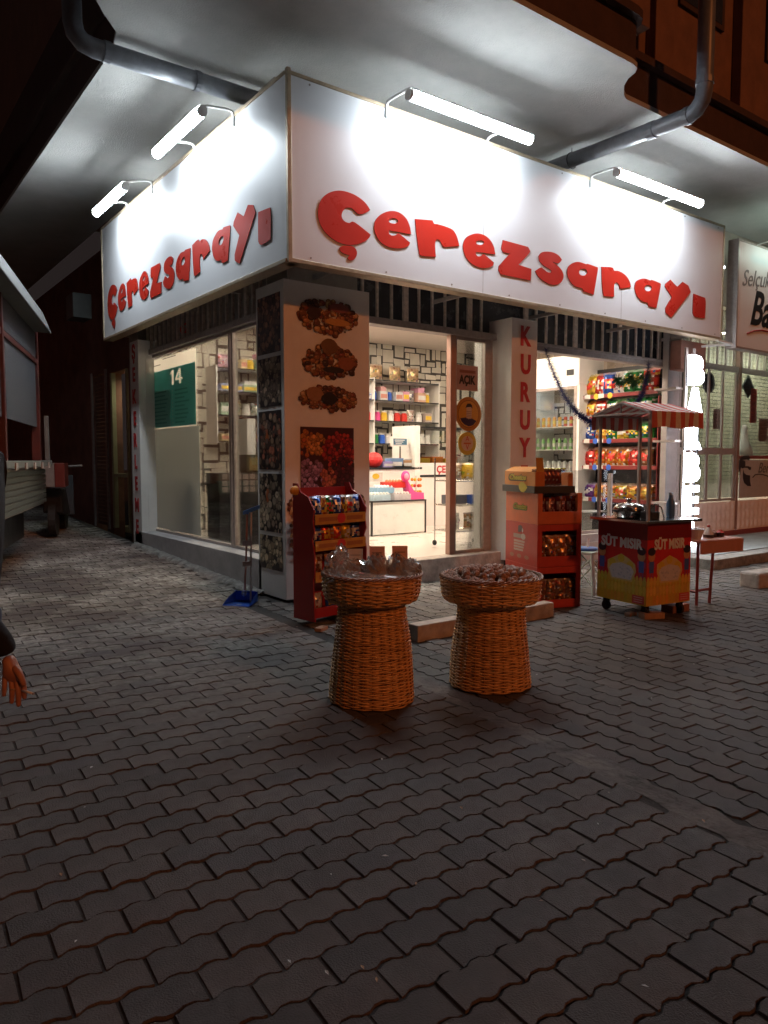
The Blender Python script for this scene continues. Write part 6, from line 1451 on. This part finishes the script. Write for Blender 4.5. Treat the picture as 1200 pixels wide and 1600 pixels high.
# ------------------------------------------------------------------ side street: next building, shutter, doorway
nb = thing('side_building', 'dark neighbouring building along the side street with a shutter and a lit doorway', 'building', (3.9, 12, 0))
g12 = gz(3, 12)
XN = 3.98
ya, yb2 = onX(193, 700, XN).y, onX(176, 700, XN).y; yc, yd = onX(168, 700, XN).y, onX(148, 700, XN).y
m = MB(); m.box(XN, 11.3, 0, XN+.2, ya-.35, 5.1); m.box(XN, yb2+.05, 0, XN+.2, yc, 5.1); m.box(XN, ya-.35, 2.9, XN+.2, yb2+.05, 5.1); m.box(XN, yc, 2.95, XN+.2, yd, 5.1); m.box(XN, yd, 0, XN+.2, 24, 5.1); m.box(XN+.2, 18, 0, XN+.4, 18.2, 1)
part('wall', m, m_darkwall, nb, world=True)
n = int((2.95-.2)/.07)
for i in range(n):
    m = MB(); z = .2+i*.07; m.box(XN+.03, yc, z, XN+.05, yd, z+.062); part('slat', m, m_shutter, nb, world=True, bevel=.006)
m = MB(); m.box(XN-.03, yc-.08, .15, XN+.06, yc-.001, 3.0); m.box(XN-.03, yd+.001, .15, XN+.06, yd+.08, 3.0); part('shutter_rail', m, m_grey, nb, world=True)
m = MB(); m.box(XN+1.0, ya-.6, .2, XN+1.05, yb2+1.4, 2.9); m.box(XN+.2, ya-.5, .1, XN+1.0, yb2+.3, .2); part('room', m, mat('cream_wall', (.50,.47,.30), .8), nb, world=True)
m = MB(); m.box(XN-.02, yb2-.10, .2, XN+.05, yb2, 2.9); m.box(XN-.02, ya-.3, .2, XN+.05, ya-.24, 2.9); m.box(XN-.02, ya-.24, 1.1, XN+.05, yb2-.10, 1.16); part('door_frame', m, mat('cream_frame', (.42,.40,.26), .6), nb, world=True)
for i in range(4):
    m = MB(); m.box(XN+.5, ya-.3, .7+i*.5, XN+.95, yb2+.8, .73+i*.5); part('room_shelf', m, m_wood, nb, world=True)
t = thing('ceiling_light', 'light inside the cream doorway of the side street building', 'ceiling light', (XN+.5, ya+.3, 2.8)); m = MB(); m.box(-.1,-.3,0,.1,.3,.03); part('housing', m, m_white, t); m = MB(); m.box(-.08,-.28,-.006,.08,.28,-.001); part('diffuser', m, mat('dim_warm_glow', (.9,.9,.9), emit=(.95,.95,.62), es=22, var=0), t)
q = onX(142, 440, 3.6)
m = MB(); m.box(3.3, 13.0, 3.75, 3.6, 13.45, 4.15); o = part('air_conditioner', m, m_truckwhite, bevel=.01); tag(o, 'small pale outdoor unit high on the side wall left of the side sign', 'air conditioner')
m = MB(); m.box(-10, 24, 0, 4.2, 24.3, 9); o = part('end_wall', m, m_darkwall); tag(o, 'dark wall closing the far end of the side street', 'wall')

# market truck at the left
dT = 9.6; Pt = fw*dT+rt*((68-600)/1159*dT); ang = R(53.3+17.6)
t = thing('market_truck', 'parked market truck with ribbed metal side and grey netting in the dark street', 'truck', (Pt.x, Pt.y, gz(0, Pt.y)), ang-math.pi/2-math.pi/2)
# local: +x runs from the rear corner towards the camera along its side; outward normal is +y or -y
gt = gz(0, Pt.y); dirn = Vector((math.cos(ang), math.sin(ang), 0)); t.rotation_euler.z = ang
def zt_of(py): return 1.4-(py-718)/1159*dT-gt
z_bot, z_deck, z_shelf, z_net0, z_net1, z_roof0, z_roof1 = zt_of(784), zt_of(728), zt_of(722), zt_of(668), zt_of(572), zt_of(520), zt_of(490)
LT = 5.0; t.location = (Pt.x-dirn.x*LT, Pt.y-dirn.y*LT, gt); _part = part
def part(name, mb, mt, parent=None, **k):
    if parent is t and not k.get('world'): mb.v = [(LT-v[0], v[1], v[2]) for v in mb.v]; mb.f = [tuple(reversed(f)) for f in mb.f]
    return _part(name, mb, mt, parent, **k)
nrm = 1   # visible side faces the shop: local +y after rotation by ang+pi is (sin.. )
m = MB()
k = 0; zc = z_bot
while zc < z_deck-.03:
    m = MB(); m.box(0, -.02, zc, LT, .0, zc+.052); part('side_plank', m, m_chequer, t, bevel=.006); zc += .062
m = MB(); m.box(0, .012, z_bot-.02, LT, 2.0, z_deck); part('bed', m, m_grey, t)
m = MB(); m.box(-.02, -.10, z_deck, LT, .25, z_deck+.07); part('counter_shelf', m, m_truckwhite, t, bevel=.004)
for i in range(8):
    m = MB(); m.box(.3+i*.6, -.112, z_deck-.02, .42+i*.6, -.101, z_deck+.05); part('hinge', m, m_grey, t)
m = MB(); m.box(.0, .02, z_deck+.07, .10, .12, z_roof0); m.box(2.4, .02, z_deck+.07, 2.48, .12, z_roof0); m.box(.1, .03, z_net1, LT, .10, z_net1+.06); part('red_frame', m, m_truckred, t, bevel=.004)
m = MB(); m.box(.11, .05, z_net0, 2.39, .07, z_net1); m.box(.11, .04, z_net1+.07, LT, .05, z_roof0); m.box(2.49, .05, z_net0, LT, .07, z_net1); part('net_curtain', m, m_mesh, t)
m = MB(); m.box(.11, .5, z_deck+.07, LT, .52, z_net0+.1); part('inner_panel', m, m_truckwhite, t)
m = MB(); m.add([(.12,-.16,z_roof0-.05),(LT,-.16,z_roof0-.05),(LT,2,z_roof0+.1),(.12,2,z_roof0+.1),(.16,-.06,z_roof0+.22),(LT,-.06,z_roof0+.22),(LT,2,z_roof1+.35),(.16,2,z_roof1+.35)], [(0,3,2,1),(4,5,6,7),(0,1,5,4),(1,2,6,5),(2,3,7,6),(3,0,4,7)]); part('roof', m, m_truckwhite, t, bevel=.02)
m = MB(); m.box(-.06, -.07, z_deck+.06, -.01, -.02, z_net0+.15); part('white_post', m, m_truckwhite, t)
for x in (.9, 3.6):
    for y in (.65, 1.8): m = MB(); m.tube([(x, y-.10, .36), (x, y+.10, .36)], .36, 20); part('wheel', m, m_rubber, t)
m = MB(); m.box(.05, .25, .25, LT, .5, z_bot-.02); part('chassis', m, m_black, t)
part = _part
# scooter shape and boxes in the gloom beside the truck
q = onZ(92, 822, .35); t = thing('parked_scooter', 'dark scooter with a red and white rear box parked beyond the truck', 'scooter', (q.x, q.y, gz(0, q.y)), R(70))
for x in (-.55, .55): m = MB(); m.tube([(x, -.05, .26), (x, .05, .26)], .26, 20); part('wheel', m, m_rubber, t)
m = MB(); m.add([(-.6,-.14,.35),(.35,-.14,.25),(.35,.14,.25),(-.6,.14,.35),(-.65,-.12,.72),(0,-.12,.70),(0,.12,.70),(-.65,.12,.72)], [(0,3,2,1),(4,5,6,7),(0,1,5,4),(1,2,6,5),(2,3,7,6),(3,0,4,7)]); m.add([(.35,-.2,.25),(.5,-.18,.9),(.5,.18,.9),(.35,.2,.25),(.42,-.2,.25),(.56,-.16,.9),(.56,.16,.9),(.42,.2,.25)], [(0,1,2,3),(7,6,5,4),(0,4,5,1),(1,5,6,2),(2,6,7,3),(3,7,4,0)]); part('body', m, m_black, t, bevel=.02)
m = MB(); m.tube([(.52,0,.9),(.50,0,1.02)], .03, 8); m.tube([(.46,-.32,1.05),(.50,0,1.03),(.46,.32,1.05)], .018, 8); part('handlebar', m, m_grey, t)
m = MB(); m.box(-.95, -.22, .75, -.52, -.08, 1.1, col=(.10,.012,.008)); m.box(-.95, -.079, .75, -.52, .079, 1.1, col=(.16,.15,.14)); m.box(-.95, .08, .75, -.52, .22, 1.1, col=(.10,.012,.008)); part('rear_box', m, m_card, t, bevel=.01)

# ------------------------------------------------------------------ passer-by at the left edge
DP = 2.35
def HP(px, py, dd=0): return fw*(DP+dd)+rt*((px-600)/1159*(DP+dd))+Vector((0, 0, 1.4-(py-718)/1159*(DP+dd)))
def skin(name, V, E, Rr, mt, parent, sub=2, root=0):
    me = bpy.data.meshes.new(name); me.from_pydata([tuple(v) for v in V], E, []); o = bpy.data.objects.new(name, me); COL.objects.link(o)
    s_ = o.modifiers.new('skin', 'SKIN'); s_.use_smooth_shade = True; o.modifiers.new('sub', 'SUBSURF').levels = sub; o.modifiers['sub'].render_levels = sub
    for i, r in enumerate(Rr): me.skin_vertices[0].data[i].radius = (r, r) if not isinstance(r, tuple) else r
    me.skin_vertices[0].data[root].use_root = True
    bpy.context.view_layer.update(); dg = bpy.context.evaluated_depsgraph_get(); nm = bpy.data.meshes.new_from_object(o.evaluated_get(dg))
    bpy.data.objects.remove(o); nm.materials.clear(); nm.materials.append(mt); nm.polygons.foreach_set('use_smooth', [True]*len(nm.polygons))
    ob = bpy.data.objects.new(name, nm); COL.objects.link(ob)
    if parent: nm.transform(rootm(parent).inverted()); ob.parent = parent
    return ob
c0 = fw*DP+rt*(-1.38)
pe = thing('person', 'person in a dark jacket and jeans at the left edge holding a cigarette', 'person', (c0.x, c0.y, 0))
def L(a, d, z): return fw*(DP+d)+rt*(-1.38+a)+Vector((0, 0, z))
# body (jacket + arms), legs, head as one chain each joined in one skin
V = [L(0,0,.93), L(0,0,1.12), L(.02,0,1.34), L(.02,0,1.47), L(.03,0,1.56), L(.04,0,1.68),
     L(.02,-.19,1.40), L(.06,-.23,1.12), HP(-6,1012), HP(0,1030),
     L(.02,.19,1.40), L(-.06,.23,1.12), L(-.02,.24,.88),
     L(.02,-.10,.86), L(.06,-.10,.50), L(-.04,-.10,.10), L(.07,-.10,.05),
     L(-.02,.10,.86), L(-.02,.10,.48), L(-.22,.10,.10), L(-.10,.10,.05)]
E_ = [(0,1),(1,2),(2,3),(3,4),(4,5),(2,6),(6,7),(7,8),(8,9),(2,10),(10,11),(11,12),(0,13),(13,14),(14,15),(15,16),(0,17),(17,18),(18,19),(19,20)]
Rr = [.15,.145,.16,.065,.06,.09,.075,.058,.042,.036,.075,.056,.04,.098,.068,.052,.045,.098,.068,.052,.045]
body = skin('body', V, E_, Rr, m_cloth, pe)
m = MB(); hc = L(.045,0,1.70)-Vector((c0.x, c0.y, 0))
hd = skin('head', [L(.03,0,1.55), L(.035,0,1.63), L(.045,0,1.71), L(.03,0,1.78)], [(0,1),(1,2),(2,3)], [.052,.078,.092,.07], m_skin, pe)
skin('nose', [L(.125,0,1.70), L(.155,0,1.675)], [(0,1)], [.008,.013], m_skin, pe, 1); skin('ear', [L(.03,-.09,1.70), L(.025,-.098,1.67)], [(0,1)], [.018,.012], m_skin, pe, 1); skin('ear', [L(.03,.09,1.70), L(.025,.098,1.67)], [(0,1)], [.018,.012], m_skin, pe, 1)
skin('mouth', [L(.128,-.022,1.635), L(.134,0,1.634), L(.128,.022,1.635)], [(0,1),(1,2)], [.005,.007,.005], m_leg, pe, 1)
for s_ in (-1, 1):
    m = MB(); m.sphere(tuple(L(.118,.03*s_,1.712)), .011, 8, 6); part('eye', m, m_black, pe, world=True)
skin('hair', [L(.0,0,1.70), L(.0,0,1.77), L(.05,0,1.80)], [(0,1),(1,2)], [.092,.088,.075], m_black, pe)
for s_, (k, f, ft) in ((-1, (14, 15, 16)), (1, (18, 19, 20))):
    hip = 13 if s_ < 0 else 17
    skin('trouser_leg', [V[0]+rt*.0+fw*(.07*s_)-UP*.0, V[hip], V[k], V[f]+UP*.02], [(0,1),(1,2),(2,3)], [.125,.112,.083,.076], m_jean, pe)
    skin('shoe', [V[f]-UP*.045-rt*.02, V[f]-UP*.055+rt*.08, V[ft]-UP*.01+rt*.0], [(0,1),(1,2)], [.05,.045,.038], m_rubber, pe)
# the visible hand: back of the hand outwards, fingers hanging
hv = [HP(0,1028), HP(5,1046), HP(7,1062)]
hand = skin('hand', hv+[HP(22,1066,-.01), HP(14,1068), HP(4,1068), HP(-6,1064)], [(0,1),(1,2),(2,3),(2,4),(2,5),(2,6)], [.024,(.034,.018),(.036,.018),.0125,.0125,.012,.011], m_skin, pe)
for (a, b, c_, r) in (((20,1060),(25,1082),(25,1100),.0098), ((13,1064),(16,1090),(15,1113),.0100), ((5,1064),(6,1088),(4,1108),.0095), ((-4,1060),(-6,1080),(-8,1096),.0085)):
    skin('finger', [HP(*a, -.004), HP(*b, -.012), HP(*c_, -.004)], [(0,1),(1,2)], [r*1.1, r, r*.8], m_skin, pe, 2)
skin('thumb', [HP(10,1046,-.012), HP(20,1062,-.028), HP(26,1080,-.026)], [(0,1),(1,2)], [.014,.0115,.009], m_skin, pe, 2)
m = MB(); rc_ = HP(8,1083,-.012); m.tube([rc_+Vector((.0095*math.cos(a), .0095*math.sin(a), 0)) for a in [i*math.pi/6 for i in range(13)]], .0022, 6, cap=False); part('ring', m, m_alu, pe, world=True, smooth=True)
ca, cb, cm = HP(22,1086,-.018), HP(39,1091,-.03), HP(30,1088.5,-.024)
t = thing('cigarette', 'short white cigarette held between the fingers at the left edge', 'cigarette', ca)
m = MB(); m.tube([ca, cb], .0038, 10); part('paper', m, m_white, t, world=True, smooth=True); m = MB(); m.tube([cb, cb+(cb-ca)*.08], .0037, 10); part('ash', m, m_grey, t, world=True)
